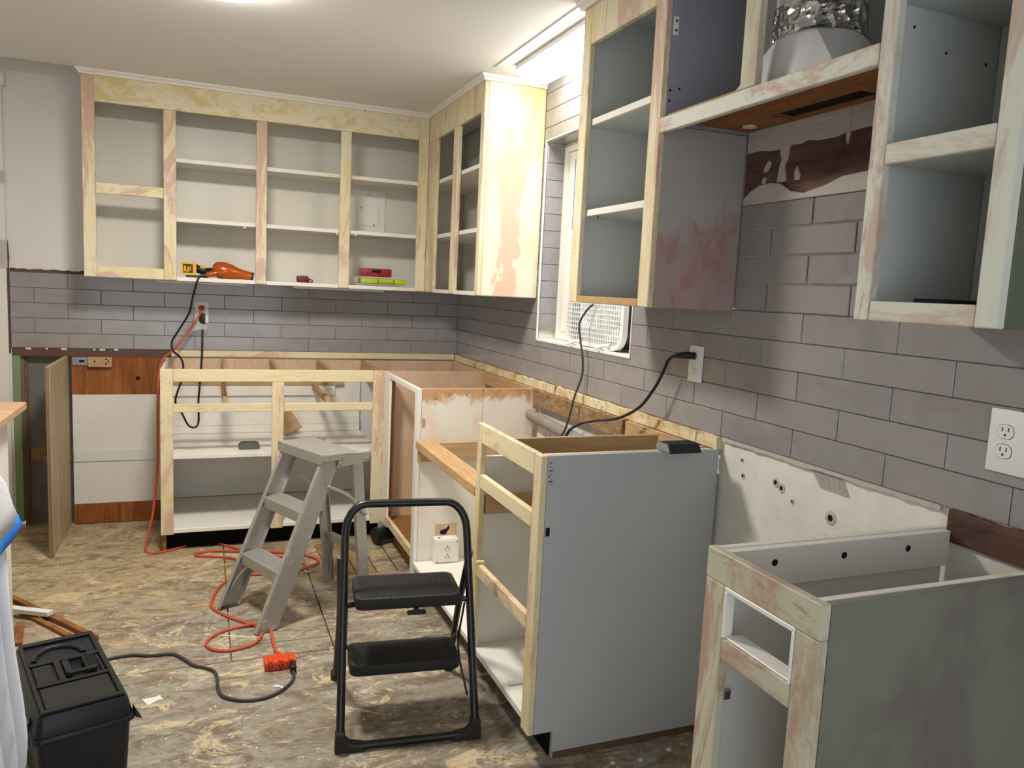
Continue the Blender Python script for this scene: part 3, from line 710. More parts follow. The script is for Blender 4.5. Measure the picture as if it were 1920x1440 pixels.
box('top_board', c, (-0.2795, -0.002, -3.751, -3.491, 2.28, 2.298), M['inside_cool'], 0.001)

for x, z in ((-0.24, 1.893), (-0.153, 1.859), (-0.044, 1.854)): lathe('pin_hole', c, [(0, 0), (0.0025, 0), (0.003, 0.0005)], M['slot'], axis_to((x, -3.4912, z), (0, -1, 0)), 8)
# ================================================================== base cabinets
ZC = 0.917
# ---- back base cabinet
c = thing('base_cabinet', 'wide cream base cabinet along the back wall, drawers and doors removed', 'cabinet', (-1.12, -0.3, 0))
B0, B1 = -0.600, -0.581
box('stile', c, (-1.668, -1.611, B0, B1, 0.095, ZC), M['base_v'], 0.002)
box('stile', c, (-1.152, -1.094, B0, B1, 0.095, 0.855), M['base_v'], 0.002)
box('stile', c, (-0.640, -0.578, B0, B1, 0.085, ZC), M['base_v'], 0.002)
box('top_rail', c, (-1.610, -0.641, B0, B1, 0.856, ZC), M['base_h'], 0.002)
for x0, x1 in ((-1.610, -1.153), (-1.093, -0.641)): box('drawer_rail', c, (x0, x1, B0, B1, 0.706, 0.747), M['base_h'], 0.002)
box('side_panel', c, (-1.667, -1.650, -0.5805, -0.016, 0.095, ZC-0.002), M['white'], 0.001)
box('bottom_board', c, (-1.649, -0.600, -0.594, -0.014, 0.100, 0.122), M['white'], 0.002)
s = box('shelf', c, (-1.649, -0.600, -0.560, -0.030, 0.472, 0.490), M['white'], 0.001)
box('shelf_edge', s, (-1.649, -0.641, -0.579, -0.5605, 0.470, 0.491), M['edge'], 0.001)
box('back_panel', c, (-1.649, -0.600, -0.013, 0.010, 0.124, 0.905), M['white'], 0.001)
box('back_rail', c, (-1.649, -0.602, -0.034, -0.015, 0.842, 0.914), M['pink_ply'], 0.001)
box('back_cleat', c, (-1.649, -0.70, -0.036, -0.0135, 0.765, 0.785), M['mdf'], 0.001)
box('back_cleat', c, (-1.649, -0.75, -0.030, -0.0135, 0.705, 0.764), M['white'], 0.001)
box('back_cleat', c, (-1.649, -0.602, -0.029, -0.0135, 0.535, 0.575), M['edge'], 0.001)
box('back_cleat', c, (-1.649, -0.602, -0.029, -0.0135, 0.4905, 0.534), M['edge'], 0.001)
for x in (-1.383, -1.125, -0.862, -0.602): box('cross_bar', c, (x, x+0.020, -0.580, -0.0345, 0.852, ZC-0.003), M['pine_y'], 0.001)
for x in (-1.385, -0.885): box('drawer_runner', c, (x, x+0.022, -0.580, -0.037, 0.742, 0.775), M['pine_y'], 0.001)
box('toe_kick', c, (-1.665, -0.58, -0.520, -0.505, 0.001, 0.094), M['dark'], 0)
box('toe_block', c, (-1.663, -1.645, -0.574, -0.521, 0.001, 0.094), M['pine_dark'], 0.001)
# ---- corner base cabinet on the right wall
X0, X1 = -0.588, -0.570
c = thing('base_cabinet', 'corner base cabinet with a tall door opening and half-painted end panel', 'cabinet', (-0.3, -0.96, 0))
box('corner_stile', c, (X0+0.006, X1, -0.730, -0.602, 0.10, ZC), M['white'], 0.002)
box('end_stile', c, (X0, X1, -1.322, -1.268, 0.004, ZC), M['white'], 0.002)
box('top_rail', c, (X0, X1, -1.267, -0.731, 0.892, ZC), M['white'], 0.002)
box('bottom_rail', c, (X0, X1, -1.267, -0.731, 0.125, 0.165), M['base_h'], 0.002)
box('partition', c, (-0.569, -0.012, -0.612, -0.594, 0.10, ZC-0.001), M['pink_ply'], 0.001)
box('inner_post', c, (-0.569, -0.545, -0.700, -0.660, 0.12, 0.89), M['pine_dark'], 0.001)
box('bottom_board', c, (-0.569, -0.012, -1.300, -0.613, 0.105, 0.124), M['pine_dark'], 0.001)
box('toe_kick', c, (-0.53, -0.515, -1.30, -0.613, 0.001, 0.104), M['pine_dark'], 0)
e = box('end_panel', c, (-0.569, -0.282, -1.320, -1.302, 0.10, ZC+0.001), M['half'], 0.001)
box('end_panel', c, (-0.280, -0.030, -1.320, -1.302, 0.10, ZC+0.001), M['half'], 0.001)
box('torn_edge', e, (-0.52, -0.50, -1.3215, -1.3202, 0.87, 0.912), M['mdf'], 0)
for x, w in ((-0.47, 0.05), (-0.38, 0.035), (-0.25, 0.05), (-0.12, 0.03), (-0.07, 0.02)):
    prism('splinter', e, [(x, 0.915), (x+w, 0.915), (x+w*0.55, 0.882), (x+w*0.3, 0.9)], 'y', -1.3216, -1.3204, M['mdf'])
for z in (0.61, 0.75): box('hinge_mortise', c, (-0.5665, -0.5545, -1.3235, -1.3205, z, z+0.035), M['mdf'], 0)
box('wall_rail', c, (-0.030, -0.0125, -1.300, -0.62, 0.850, ZC-0.002), M['pine_y'], 0.001)
box('back_rail', c, (-0.578, -0.032, -0.034, -0.015, 0.842, ZC-0.003), M['pink_ply'], 0.001)
box('wall_rail', c, (-0.031, -0.0125, -0.592, -0.0355, 0.842, ZC-0.003), M['pink_ply'], 0.001)
dp = thing('drain_pipe', 'short black drain pipe stub under the corner of the base cabinets', 'pipe', (-0.57, -0.68, 0.05))
tube('pipe_stub', dp, [(-0.545, -0.665, 0.055), (-0.60, -0.690, 0.052), (-0.635, -0.705, 0.050)], 0.036, M['black'], 16, 3)
lathe('pipe_collar', dp, [(0.037, 0), (0.044, 0), (0.044, 0.018), (0.037, 0.018)], M['black'], axis_to((-0.632, -0.704, 0.050), (0.9, 0.38, 0.03)), 18)
# ---- sink base, front and top gone
c = thing('sink_base', 'gutted sink base between the end panels with raw timber front rail', 'cabinet', (-0.3, -1.75, 0))
box('bottom_board', c, (-0.588, -0.002, -2.155, -1.3235, 0.100, 0.122), M['white'], 0.002)
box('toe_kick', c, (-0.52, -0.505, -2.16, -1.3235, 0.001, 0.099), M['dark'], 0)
box('front_rail', c, (-0.598, -0.512, -2.155, -1.345, 0.652, 0.690), M['pine_y'], 0.003)
box('side_cleat', c, (-0.585, -0.03, -1.343, -1.3235, 0.590, 0.676), M['pine_x'], 0.002)
box('wall_rail', c, (-0.030, -0.0125, -2.155, -1.3235, 0.842, ZC-0.002), M['rough_wood'], 0.001)
box('wall_panel', c, (-0.004, -0.0012, -2.155, -1.3235, 0.124, 0.80), M['wall_white'], 0)
p = thing('waste_pipe', 'lagged grey pipe along the wall behind the sink base', 'pipe', (-0.06, -1.7, 0.77))
tube('pipe_run', p, [(-0.045, -1.33, 0.795), (-0.048, -1.5, 0.79), (-0.05, -1.7, 0.782), (-0.048, -2.0, 0.772)], 0.026, M['pipe'], 14)
for k in range(9): 
    y = -1.55-k*0.045; box('rag', p, (-0.07, -0.03, y-0.02, y+0.02, 0.772-random.uniform(0.01, 0.07), 0.772), M['pipe'], 0.004)
# ---- drawer base
c = thing('drawer_base', 'cream-fronted drawer base with large grey end panel, drawers removed', 'cabinet', (-0.3, -2.43, 0))
D0, D1 = -0.597, -0.578
box('stile', c, (D0, D1, -2.203, -2.160, 0.10, ZC), M['base_v'], 0.002)
box('stile', c, (D0, D1, -2.706, -2.652, 0.085, ZC), M['base_v'], 0.002)
box('top_rail', c, (D0, D1, -2.651, -2.204, 0.852, ZC), M['base_h'], 0.002)
box('drawer_rail', c, (D0, D1, -2.651, -2.204, 0.697, 0.744), M['base_h'], 0.002)
box('drawer_rail', c, (D0, D1, -2.651, -2.204, 0.388, 0.432), M['base_h'], 0.002)
box('side_panel', c, (-0.577, -0.004, -2.178, -2.161, 0.10, 0.80), M['inside'], 0.001)
prism('end_panel', c, [(-0.5775, ZC), (-0.004, ZC), (-0.004, 0.001), (-0.515, 0.001), (-0.515, 0.086), (-0.5775, 0.086)], 'y', -2.706, -2.688, M['grey_panel'], 0.001)
box('skirt_edge', c, (-0.513, -0.006, -2.7075, -2.7062, 0.002, 0.022), M['brown_paper'], 0)
box('bottom_board', c, (-0.590, -0.004, -2.687, -2.179, 0.100, 0.124), M['white'], 0.002)
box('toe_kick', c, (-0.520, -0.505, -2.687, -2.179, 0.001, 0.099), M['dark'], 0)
box('back_panel', c, (-0.008, -0.001, -2.687, -2.179, 0.125, 0.85), M['inside'], 0)
box('cross_bar', c, (-0.577, -0.06, -2.452, -2.434, 0.838, ZC-0.001), M['mdf'], 0.001)
box('side_cleat', c, (-0.570, -0.02, -2.687, -2.668, 0.66, 0.715), M['mdf'], 0.001)
box('side_cleat', c, (-0.570, -0.02, -2.687, -2.668, 0.36, 0.415), M['mdf'], 0.001)
box('side_cleat', c, (-0.570, -0.02, -2.1975, -2.1785, 0.60, 0.665), M['mdf'], 0.001)
box('top_lath', c, (-0.577, -0.02, -2.6875, -2.672, 0.885, ZC), M['base_h'], 0.001)
box('wall_rail', c, (-0.030, -0.0125, -2.65, -2.179, 0.850, ZC-0.002), M['pine_y'], 0.001)
box('drawer_stop', c, (-0.60, -0.572, -2.225, -2.206, 0.4325, 0.442), M['base_h'], 0.001)
box('hinge_pocket', c, (-0.574, -0.562, -2.7075, -2.7062, 0.685, 0.71), M['slot'], 0)
for x_, z0, w, h_ in ((-0.574, 0.896, 0.010, 0.003), (-0.573, 0.884, 0.006, 0.0025), (-0.575, 0.873, 0.014, 0.003), (-0.570, 0.864, 0.005, 0.002), (-0.575, 0.856, 0.008, 0.003), (-0.566, 0.851, 0.006, 0.002), (-0.575, 0.842, 0.016, 0.0035), (-0.571, 0.836, 0.006, 0.002)):
    prism('chipped_edge', c, [(x_, z0), (x_+w, z0+h_*0.3), (x_+w*0.7, z0+h_), (x_+w*0.2, z0+h_*0.8)], 'y', -2.7072, -2.7062, M['slot'])
# ---- narrow base at the right edge
c = thing('base_cabinet', 'narrow olive base cabinet at the lower right with open top and drawer slot', 'cabinet', (-0.3, -3.62, 0))
N0, N1 = -0.596, -0.577
box('stile', c, (N0, N1, -3.532, -3.474, 0.095, 0.858), M['mint_base_v'], 0.002)
box('stile', c, (N0, N1, -3.764, -3.712, 0.095, 0.858), M['mint_base_v'], 0.002)
box('top_rail', c, (N0, N1, -3.764, -3.474, 0.8585, ZC), M['mint_base_h'], 0.002)
box('drawer_rail', c, (N0, N1, -3.711, -3.533, 0.722, 0.763), M['mint_base_h'], 0.002)
for b_ in ((N0-0.001, N1, -3.7115, -3.5325, 0.850, 0.8585), (N0-0.001, N1, -3.7115, -3.705, 0.7635, 0.8495), (N0-0.001, N1, -3.539, -3.5325, 0.7635, 0.8495), (N0+0.003, N1+0.02, -3.7045, -3.5395, 0.7635, 0.7665)):
    box('slot_liner', c, b_, M['vinyl'], 0.001)
box('side_panel', c, (-0.576, -0.003, -3.491, -3.475, 0.001, ZC-0.002), M['white'], 0.001)
box('end_panel', c, (-0.576, -0.003, -3.764, -3.748, 0.001, ZC-0.001), M['olive'], 0.001)
box('end_lath', c, (-0.576, -0.003, -3.7475, -3.733, 0.895, ZC-0.0005), M['edge'], 0.001)
box('side_rail', c, (-0.574, -0.012, -3.511, -3.4915, 0.838, ZC-0.004), M['wall_white'], 0.001)
for x in (-0.47, -0.30, -0.13): lathe('screw_hole', c, [(0, 0), (0.006, 0), (0.007, 0.0008)], M['slot'], axis_to((x, -3.5112, 0.885), (0, -1, 0)), 10)
box('bottom_board', c, (-0.576, -0.003, -3.747, -3.492, 0.10, 0.12), M['white'], 0.001)
h = box('hinge_plate', c, (-0.572, -0.552, -3.4945, -3.4915, 0.60, 0.655), M['vinyl'], 0.002)
for z in (0.612, 0.643): lathe('hinge_screw', h, [(0, 0), (0.004, 0), (0.004, 0.001)], M['slot'], axis_to((-0.562, -3.4946, z), (0, -1, 0)), 8)
box('hinge_arm', c, (-0.551, -0.535, -3.500, -3.4915, 0.615, 0.635), M['steel'], 0.002)
# ---- plywood end panel in the left bay
pb = thing('plywood_panel', 'upright weathered plywood panel standing on the floor left of the cabinet', 'panel', (-2.145, -0.27, 0))
box('panel_face', pb, (-2.155, -2.137, -0.540, 0.0, 0.0, ZC), M['grey_ply'], 0.001)
for k in range(3): box('ply_layer', pb, (-2.1545+0.006*k, -2.1505+0.006*k, -0.5425, -0.5402, 0.002, ZC-0.002), M['ply_edge'], 0)
bk = thing('metal_bracket', 'small galvanised bracket screwed beside the plywood panel top', 'bracket', (-2.08, -0.005, 0.86))
box('bracket_plate', bk, (-2.118, -2.045, -0.012, -0.0035, 0.868, 0.912), M['steel'], 0.001)
box('bracket_slot', bk, (-2.085, -2.06, -0.0135, -0.0122, 0.885, 0.897), M['slot'], 0)
wb = thing('wood_block', 'small tan wood block with screw holes on the plywood backing', 'block', (-1.985, -0.01, 0.86))
box('block_body', wb, (-2.042, -1.928, -0.032, -0.0035, 0.862, 0.914), M['mdf'], 0.002)
for x, z in ((-2.01, 0.892), (-1.955, 0.905), (-1.957, 0.88), (-1.945, 0.893)): lathe('screw_hole', wb, [(0, 0), (0.004, 0), (0.0045, 0.0008)], M['slot'], axis_to((x, -0.0322, z), (0, -1, 0)), 8)
# ---- breaker panel behind the back cabinet
ep = thing('electrical_panel', 'white painted breaker panel cover behind the wall cabinet shelves', 'panel', (-0.58, -0.015, 1.66))
box('panel_cover', ep, (-0.700, -0.478, -0.0165, -0.0115, 1.660, 1.912), M['white'], 0.002)
d = box('panel_door', ep, (-0.641, -0.516, -0.0215, -0.017, 1.705, 1.818), M['white'], 0.002)
for x, z in ((-0.622, 1.808), (-0.545, 1.712)): lathe('latch', d, [(0, 0), (0.004, 0), (0.004, 0.002)], M['slot'], axis_to((x, -0.0215, z), (0, -1, 0)), 8)
for x in (-0.676, -0.505): lathe('cover_screw', ep, [(0, 0), (0.005, 0), (0.004, 0.002), (0, 0.0022)], M['wall'], axis_to((x, -0.0165, 1.895), (0, -1, 0)), 10)
box('panel_label', ep, (-0.592, -0.562, -0.0175, -0.0166, 1.872, 1.893), M['wall'], 0)
# ---- bars under the back cabinet
for x0, x1, w in ((-1.70, -1.265, 'left'), (-1.02, -0.52, 'right')):
    u = tag(box('light_bar', None, (x0, x1, -0.25, -0.215, ZB-0.012, ZB-0.0005), M['wall'], 0.003), 'thin unlit light bar under the back wall cabinet, %s one' % w, 'light bar', 'under-cabinet bars')

# ================================================================== ladder
LA = math.radians(24.5)
ld = thing('step_ladder', 'short paint-splashed aluminium step ladder standing open on the floor', 'ladder', (-1.352, -1.495, 0), LA)
LT, LEAN, LW = 0.68, 0.285, 0.166
def sheared(bm, pts, z0, z1, dx, dy=0.0, sc=1.0):
    """outline pts at z0 carried to z1 with a shift"""
    A = [bm.verts.new((x, y, z0)) for x, y in pts]; B = [bm.verts.new((x*sc+dx, y+dy, z1)) for x, y in pts]; n = len(pts)
    bm.faces.new(A); bm.faces.new(B[::-1])
    for i in range(n): bm.faces.new((A[(i+1) % n], A[i], B[i], B[(i+1) % n]))
for s in (-1, 1):
    bm = bmesh.new(); y = s*LW; i = -s
    ch = [(0, y), (0.088, y), (0.088, y+i*0.022), (0.085, y+i*0.022), (0.085, y+i*0.003), (0.003, y+i*0.003), (0.003, y+i*0.022), (0, y+i*0.022)]
    sheared(bm, ch, 0.004, 0.655, LEAN, -s*0.006, 0.94)
    for k in range(5): sheared(bm, [(0.014+0.014*k, y+s*0.0012), (0.019+0.014*k, y+s*0.0012), (0.019+0.014*k, y), (0.014+0.014*k, y)], 0.02, 0.62, LEAN*0.946, -s*0.006, 0.97)
    bmesh.ops.recalc_face_normals(bm, faces=bm.faces[:]); r = obj('rail', bm, M['alu'], ld)
    bm = bmesh.new(); sheared(bm, [(0.0, y+s*0.001), (0.089, y+s*0.001), (0.089, y+i*0.023), (0.0, y+i*0.023)], 0.0, 0.004, 0.005); bmesh.ops.recalc_face_normals(bm, faces=bm.faces[:]); obj('foot', bm, M['cord_grey'], r)
    # rear leg
    bm = bmesh.new(); y2 = s*0.147
    ch = [(0.495, y2), (0.545, y2), (0.545, y2+i*0.018), (0.542, y2+i*0.018), (0.542, y2+i*0.003), (0.498, y2+i*0.003), (0.498, y2+i*0.018), (0.495, y2+i*0.018)]
    sheared(bm, ch, 0.004, 0.640, -0.050, 0.0, 0.985); bmesh.ops.recalc_face_normals(bm, faces=bm.faces[:]); rl = obj('rear_leg', bm, M['alu'], ld)
    # spreader
    bm = bmesh.new(); a = Vector((0.305, s*(LW+0.004), 0.545)); b = Vector((0.500, s*0.153, 0.395))
    add_tube(bm, catmull([a, a.lerp(b, 0.45)+Vector((0.015, 0, 0.012)), b], 6), 0.0085, 6); bmesh.ops.recalc_face_normals(bm, faces=bm.faces[:]); obj('spreader', bm, M['alu'], ld, smooth=True)
    for q in (a, b): lathe('rivet', ld, [(0, 0.006), (0.005, 0.004), (0.007, 0)], M['steel'], axis_to(q+Vector((0, s*0.008, 0)), (0, s, 0)), 8)
    # diagonal braces under the lowest step
    for x0, z0, x1, z1, yy in ((0.11, 0.215, 0.03, 0.04, 0.9), (0.16, 0.215, 0.095, 0.03, 0.75)):
        tube('brace', ld, [(x0, s*LW*0.45, z0-0.02), (x0-0.02, s*LW*0.8, (z0+z1)/2+0.02), (x1, s*(LW-0.006), z1)], 0.0055, M['alu'], 6, 6)
    tube('rear_brace', ld, [(0.516, s*0.10, 0.205), (0.524, s*0.135, 0.09), (0.526, s*0.141, 0.04)], 0.0045, M['alu'], 6, 6)
    # hinge bracket under the cap
    prism('hinge_bracket', ld, [(0.345, 0.618), (0.50, 0.628), (0.508, 0.668), (0.36, 0.668)], 'y', s*(LW+0.001), s*(LW+0.004), M['alu'])
    for x, z in ((0.362, 0.632), (0.49, 0.638), (0.37, 0.658)): lathe('rivet', ld, [(0, 0.006), (0.006, 0.004), (0.008, 0)], M['steel'], axis_to((x, s*(LW+0.004), z), (0, s, 0)), 8)
for z in (0.225, 0.452):
    x = LEAN*z/0.655; st = box('step', ld, (x-0.002, x+0.092, -LW+0.004, LW-0.004, z-0.004, z), M['alu'], 0.001)
    box('step_lip', st, (x-0.004, x-0.001, -LW+0.004, LW-0.004, z-0.045, z), M['alu'], 0.001)
    box('step_lip', st, (x+0.091, x+0.094, -LW+0.004, LW-0.004, z-0.030, z), M['alu'], 0.001)
    for k in range(6): box('tread_rib', st, (x+0.006+0.014*k, x+0.012+0.014*k, -LW+0.006, LW-0.006, z, z+0.0015), M['alu'], 0)
cap = box('top_cap', ld, (LEAN-0.012, LEAN+0.155, -LW-0.006, LW+0.006, LT-0.004, LT), M['alu'], 0.0015)
box('cap_lip', cap, (LEAN-0.014, LEAN-0.011, -LW-0.006, LW+0.006, LT-0.042, LT), M['alu'], 0.001)
for s in (-1, 1): box('cap_lip', cap, (LEAN-0.011, LEAN+0.10, s*(LW+0.0065), s*(LW+0.004), LT-0.030, LT-0.0045), M['alu'], 0.001)
box('rear_crossbar', ld, (0.500, 0.530, -0.146, 0.146, 0.205, 0.238), M['alu'], 0.002)

# ================================================================== black folding stool
st = thing('step_stool', 'black steel two-step folding stool with ribbed treads and loop handle', 'stool', (-0.8975, -2.5115, 0), math.radians(-6.5))
HR = 0.0125
def up_y(z): return 0.215*z/0.70
pts = []
for s, seq in ((-1, 0), (1, 1)):
    leg = [Vector((s*0.203, 0.006, 0.040)), Vector((s*0.198, up_y(0.3), 0.3)), Vector((s*0.191, up_y(0.60), 0.60))]
    arc = [Vector((s*(0.191-0.066*(1-math.cos(a))), up_y(0.60+0.088*math.sin(a)), 0.60+0.088*math.sin(a))) for a in [math.pi/2*k/6 for k in range(1, 7)]]
    seqp = leg+arc
    pts = pts+seqp if s == -1 else pts+seqp[::-1]
bm = bmesh.new(); add_tube(bm, pts, HR, 12); bmesh.ops.recalc_face_normals(bm, faces=bm.faces[:]); obj('handle_frame', bm, M['black_metal'], st, smooth=True)
bot = [Vector((-0.203, 0.006, 0.044)), Vector((-0.200, 0.004, 0.026)), Vector((-0.186, 0.0, 0.014)), Vector((0.186, 0.0, 0.014)), Vector((0.200, 0.004, 0.026)), Vector((0.203, 0.006, 0.044))]
bm = bmesh.new(); add_tube(bm, bot, 0.012, 12); bmesh.ops.recalc_face_normals(bm, faces=bm.faces[:]); obj('floor_bar', bm, M['black_metal'], st, smooth=True)
for s in (-1, 1):
    prism('corner_boot', st, [(s*0.219, 0.0), (s*0.130, 0.0), (s*0.135, 0.017), (s*0.175, 0.024), (s*0.188, 0.040), (s*0.189, 0.060), (s*0.217, 0.060)], 'y', -0.014, 0.024, M['rubber'], 0.003)
    tube('rear_leg', st, [(s*0.199, 0.432, 0.012), (s*0.196, 0.30, 0.28), (s*0.205, 0.185, 0.53)], 0.011, M['black_metal'], 10, 4)
    lathe('rear_foot', st, [(0, 0), (0.016, 0), (0.016, 0.03), (0.013, 0.035)], M['rubber'], Matrix.Translation((s*0.199, 0.434, 0)), 12)
    tube('step_arm', st, [(s*0.197, up_y(0.395), 0.395), (s*0.160, up_y(0.395)+0.01, 0.397)], 0.009, M['black_metal'], 8, 2)
    tube('side_link', st, [(s*0.183, up_y(0.38)+0.02, 0.38), (s*0.182, 0.20, 0.20), (s*0.190, 0.075, 0.10)], 0.0035, M['black_metal'], 6, 4)
    tube('low_arm', st, [(s*0.198, 0.345, 0.185), (s*0.165, 0.27, 0.185)], 0.006, M['black_metal'], 8, 2)
def tread(name, w, d, y0, z, th):
    o = prism(name, st, rrect(w, d, 0.028, 5, 0, y0+d/2), 'z', z-th, z, M['rubber'], 0.004, seg=2)
    bm = bmesh.new(); step = 0.0135; w2, d2 = w/2-0.016, d/2-0.014; k = -40
    while k < 60:
        # diagonal ribs clipped to the tread
        c = k*step; P = []
        x0, x1 = -w2, w2; sl = 0.55
        f = lambda x: sl*(x)+c
        xs = sorted([max(-w2, min(w2, (-d2-c)/sl)), max(-w2, min(w2, (d2-c)/sl))])
        if xs[1]-xs[0] > 0.012 and -d2-1e-6 <= f(xs[0]) <= d2+1e-6:
            a, b = Vector((xs[0], f(xs[0])+y0+d/2, z)), Vector((xs[1], f(xs[1])+y0+d/2, z)); dr = (b-a).normalized(); nn = Vector((-dr.y, dr.x, 0))*0.0032
            q = [a+nn, b+nn, b-nn, a-nn]; A = [bm.verts.new(v) for v in q]; B = [bm.verts.new(v+Vector((0, 0, 0.0018))) for v in [a+nn*0.4, b+nn*0.4, b-nn*0.4, a-nn*0.4]]
            bm.faces.new(B)
            for i in range(4): bm.faces.new((A[i], A[(i+1) % 4], B[(i+1) % 4], B[i]))
        k += 1
    bmesh.ops.recalc_face_normals(bm, faces=bm.faces[:]); g = obj('tread_ribs', bm, M['rubber'], o)
    return o
tt = tread('top_tread', 0.325, 0.200, 0.075, 0.432, 0.036)
tread('lower_tread', 0.345, 0.165, 0.105, 0.208, 0.036)
prism('release_latch', st, rrect(0.058, 0.012, 0.005, 3, 0.02, 0.386), 'y', 0.062, 0.074, M['black'], 0.001)
box('latch_stem', st, (0.012, 0.028, 0.066, 0.08, 0.386, 0.398), M['black'], 0.001)

# ================================================================== toolbox
tb = thing('tool_box', 'black plastic tool box with folded lid handle on the floor', 'tool box', (-1.817, -2.319, 0), math.radians(17))
def rring(bm, w, d, z, r=0.018): return [bm.verts.new((x, y, z)) for x, y in rrect(w, d, r, 4)]
def loft(name, parent, rows, mat, smooth=True):
    bm = bmesh.new(); R = [rring(bm, w, d, z, r) for w, d, z, r in rows]; n = len(R[0])
    for A, B in zip(R, R[1:]):
        for i in range(n): bm.faces.new((A[i], A[(i+1) % n], B[(i+1) % n], B[i]))
    bm.faces.new(R[0][::-1]); bm.faces.new(R[-1]); bmesh.ops.recalc_face_normals(bm, faces=bm.faces[:])
    return obj(name, bm, mat, parent, smooth=smooth)
loft('body', tb, [(0.190, 0.430, 0.0, 0.014), (0.194, 0.434, 0.004, 0.014), (0.214, 0.458, 0.205, 0.016)], M['box_navy'])
loft('body_rim', tb, [(0.226, 0.472, 0.205, 0.02), (0.234, 0.480, 0.209, 0.02), (0.234, 0.480, 0.217, 0.02), (0.228, 0.474, 0.221, 0.02)], M['box_navy'])
lid = loft('lid', tb, [(0.224, 0.470, 0.2215, 0.02), (0.222, 0.468, 0.232, 0.02), (0.204, 0.450, 0.268, 0.016), (0.198, 0.444, 0.272, 0.014)], M['box_navy'])
ZL = 0.2722
for x0, x1, y0, y1 in ((-0.095, 0.095, 0.200, 0.218), (-0.095, 0.095, -0.218, -0.205), (-0.095, -0.086, -0.205, 0.2), (0.084, 0.095, -0.205, 0.2), (-0.086, 0.084, 0.060, 0.074), (-0.086, 0.084, -0.075, -0.062), (-0.030, -0.014, -0.062, 0.06)):
    box('lid_rib', lid, (x0, x1, y0, y1, ZL, ZL+0.009), M['black'], 0.002)
box('lid_field', lid, (-0.082, 0.080, -0.200, -0.082, ZL, ZL+0.006), M['black'], 0.002)
box('lid_field', lid, (-0.082, -0.036, -0.056, 0.054, ZL, ZL+0.006), M['black'], 0.002)
box('lid_field', lid, (0.072, 0.081, -0.056, 0.054, ZL, ZL+0.006), M['black'], 0.002)
bm = bmesh.new(); add_tube(bm, [(-0.01+0.062*math.cos(a), 0.088+0.075*math.sin(a), ZL+0.004) for a in [math.pi*k/16 for k in range(17)]], 0.007, 8); bmesh.ops.recalc_face_normals(bm, faces=bm.faces[:]); obj('lid_arc', bm, M['black'], lid, smooth=True)
hd = prism('handle', tb, [(-0.010, -0.052), (0.060, -0.052), (0.066, -0.040), (0.066, 0.036), (0.060, 0.050), (-0.010, 0.050), (-0.010, 0.038), (0.036, 0.038), (0.036, -0.040), (-0.010, -0.040)], 'z', ZL+0.006, ZL+0.019, M['black'], 0.002)
for k in range(8): box('grip_rib', hd, (0.040, 0.064, -0.034+k*0.0095, -0.030+k*0.0095, ZL+0.019, ZL+0.0205), M['black'], 0)
box('handle_pivot', tb, (-0.012, 0.004, -0.040, 0.038, ZL, ZL+0.016), M['black'], 0.002)
box('latch', tb, (-0.126, -0.114, -0.165, -0.125, 0.165, 0.240), M['steel'], 0.003)
box('latch', tb, (-0.126, -0.114, 0.125, 0.165, 0.165, 0.240), M['steel'], 0.003)
prism('hinge_tab', tb, [(0.116, 0.212), (0.132, 0.205), (0.116, 0.235)], 'y', -0.235, -0.20, M['box_navy'])

# ================================================================== cords
oc = thing('extension_cord', 'orange extension cord from the back outlet, looped on the floor to a triple tap', 'cord', (-1.3, -1.4, 0))
R5 = 0.0062
F = lambda x, y, z=R5: (x, y, z)
run = [(-1.485, -0.026, 1.19), (-1.488, -0.06, 1.175), (-1.51, -0.085, 1.13), (-1.56, -0.075, 1.05), (-1.62, -0.12, 0.97), (-1.668, -0.25, 0.932), (-1.684, -0.35, 0.86), (-1.688, -0.40, 0.70), (-1.690, -0.43, 0.40), (-1.71, -0.46, 0.18), (-1.735, -0.50, 0.06),
       F(-1.735, -0.56), F(-1.69, -0.59), F(-1.62, -0.56), F(-1.53, -0.50), F(-1.44, -0.485), F(-1.37, -0.55), F(-1.30, -0.63), F(-1.20, -0.72), F(-1.10, -0.80), F(-1.02, -0.92), F(-1.05, -0.985), F(-1.15, -0.985), F(-1.26, -0.94), F(-1.33, -0.77), F(-1.40, -0.72), F(-1.50, -0.68), F(-1.505, -0.645), F(-1.44, -0.625), F(-1.33, -0.66, 0.010), F(-1.20, -0.70, 0.012), F(-1.05, -0.755),
       F(-0.965, -0.83), F(-0.95, -0.90), F(-1.0, -0.965, 0.011), F(-1.12, -1.02), F(-1.26, -1.0), F(-1.35, -1.03), F(-1.41, -1.12), F(-1.44, -1.26), F(-1.437, -1.345), F(-1.38, -1.445), F(-1.31, -1.53, 0.006), F(-1.27, -1.585), F(-1.262, -1.64), F(-1.30, -1.722), F(-1.385, -1.752), F(-1.445, -1.722), F(-1.462, -1.655), F(-1.413, -1.587), F(-1.345, -1.558), F(-1.285, -1.562, 0.014), F(-1.232, -1.60), F(-1.228, -1.68), F(-1.226, -1.76), F(-1.219, -1.85)]
tube('cord', oc, run, R5, M['cord_orange'], 8, 6)
lathe('plug', oc, [(0, 0), (0.014, 0), (0.016, 0.012), (0.011, 0.026), (0.006, 0.034)], M['cord_orange'], axis_to((-1.485, -0.0075, 1.193), (0, -1, -0.12)), 16)
lathe('tap_neck', oc, [(0.006, 0), (0.011, 0.006), (0.012, 0.03), (0.016, 0.045)], M['orange'], axis_to((-1.2195, -1.838, 0.012), (0.0, -1, 0.03)), 14)
tp = box('triple_tap', oc, (-1.274, -1.166, -1.945, -1.882, 0.001, 0.034), M['orange'], 0.005, seg=2)
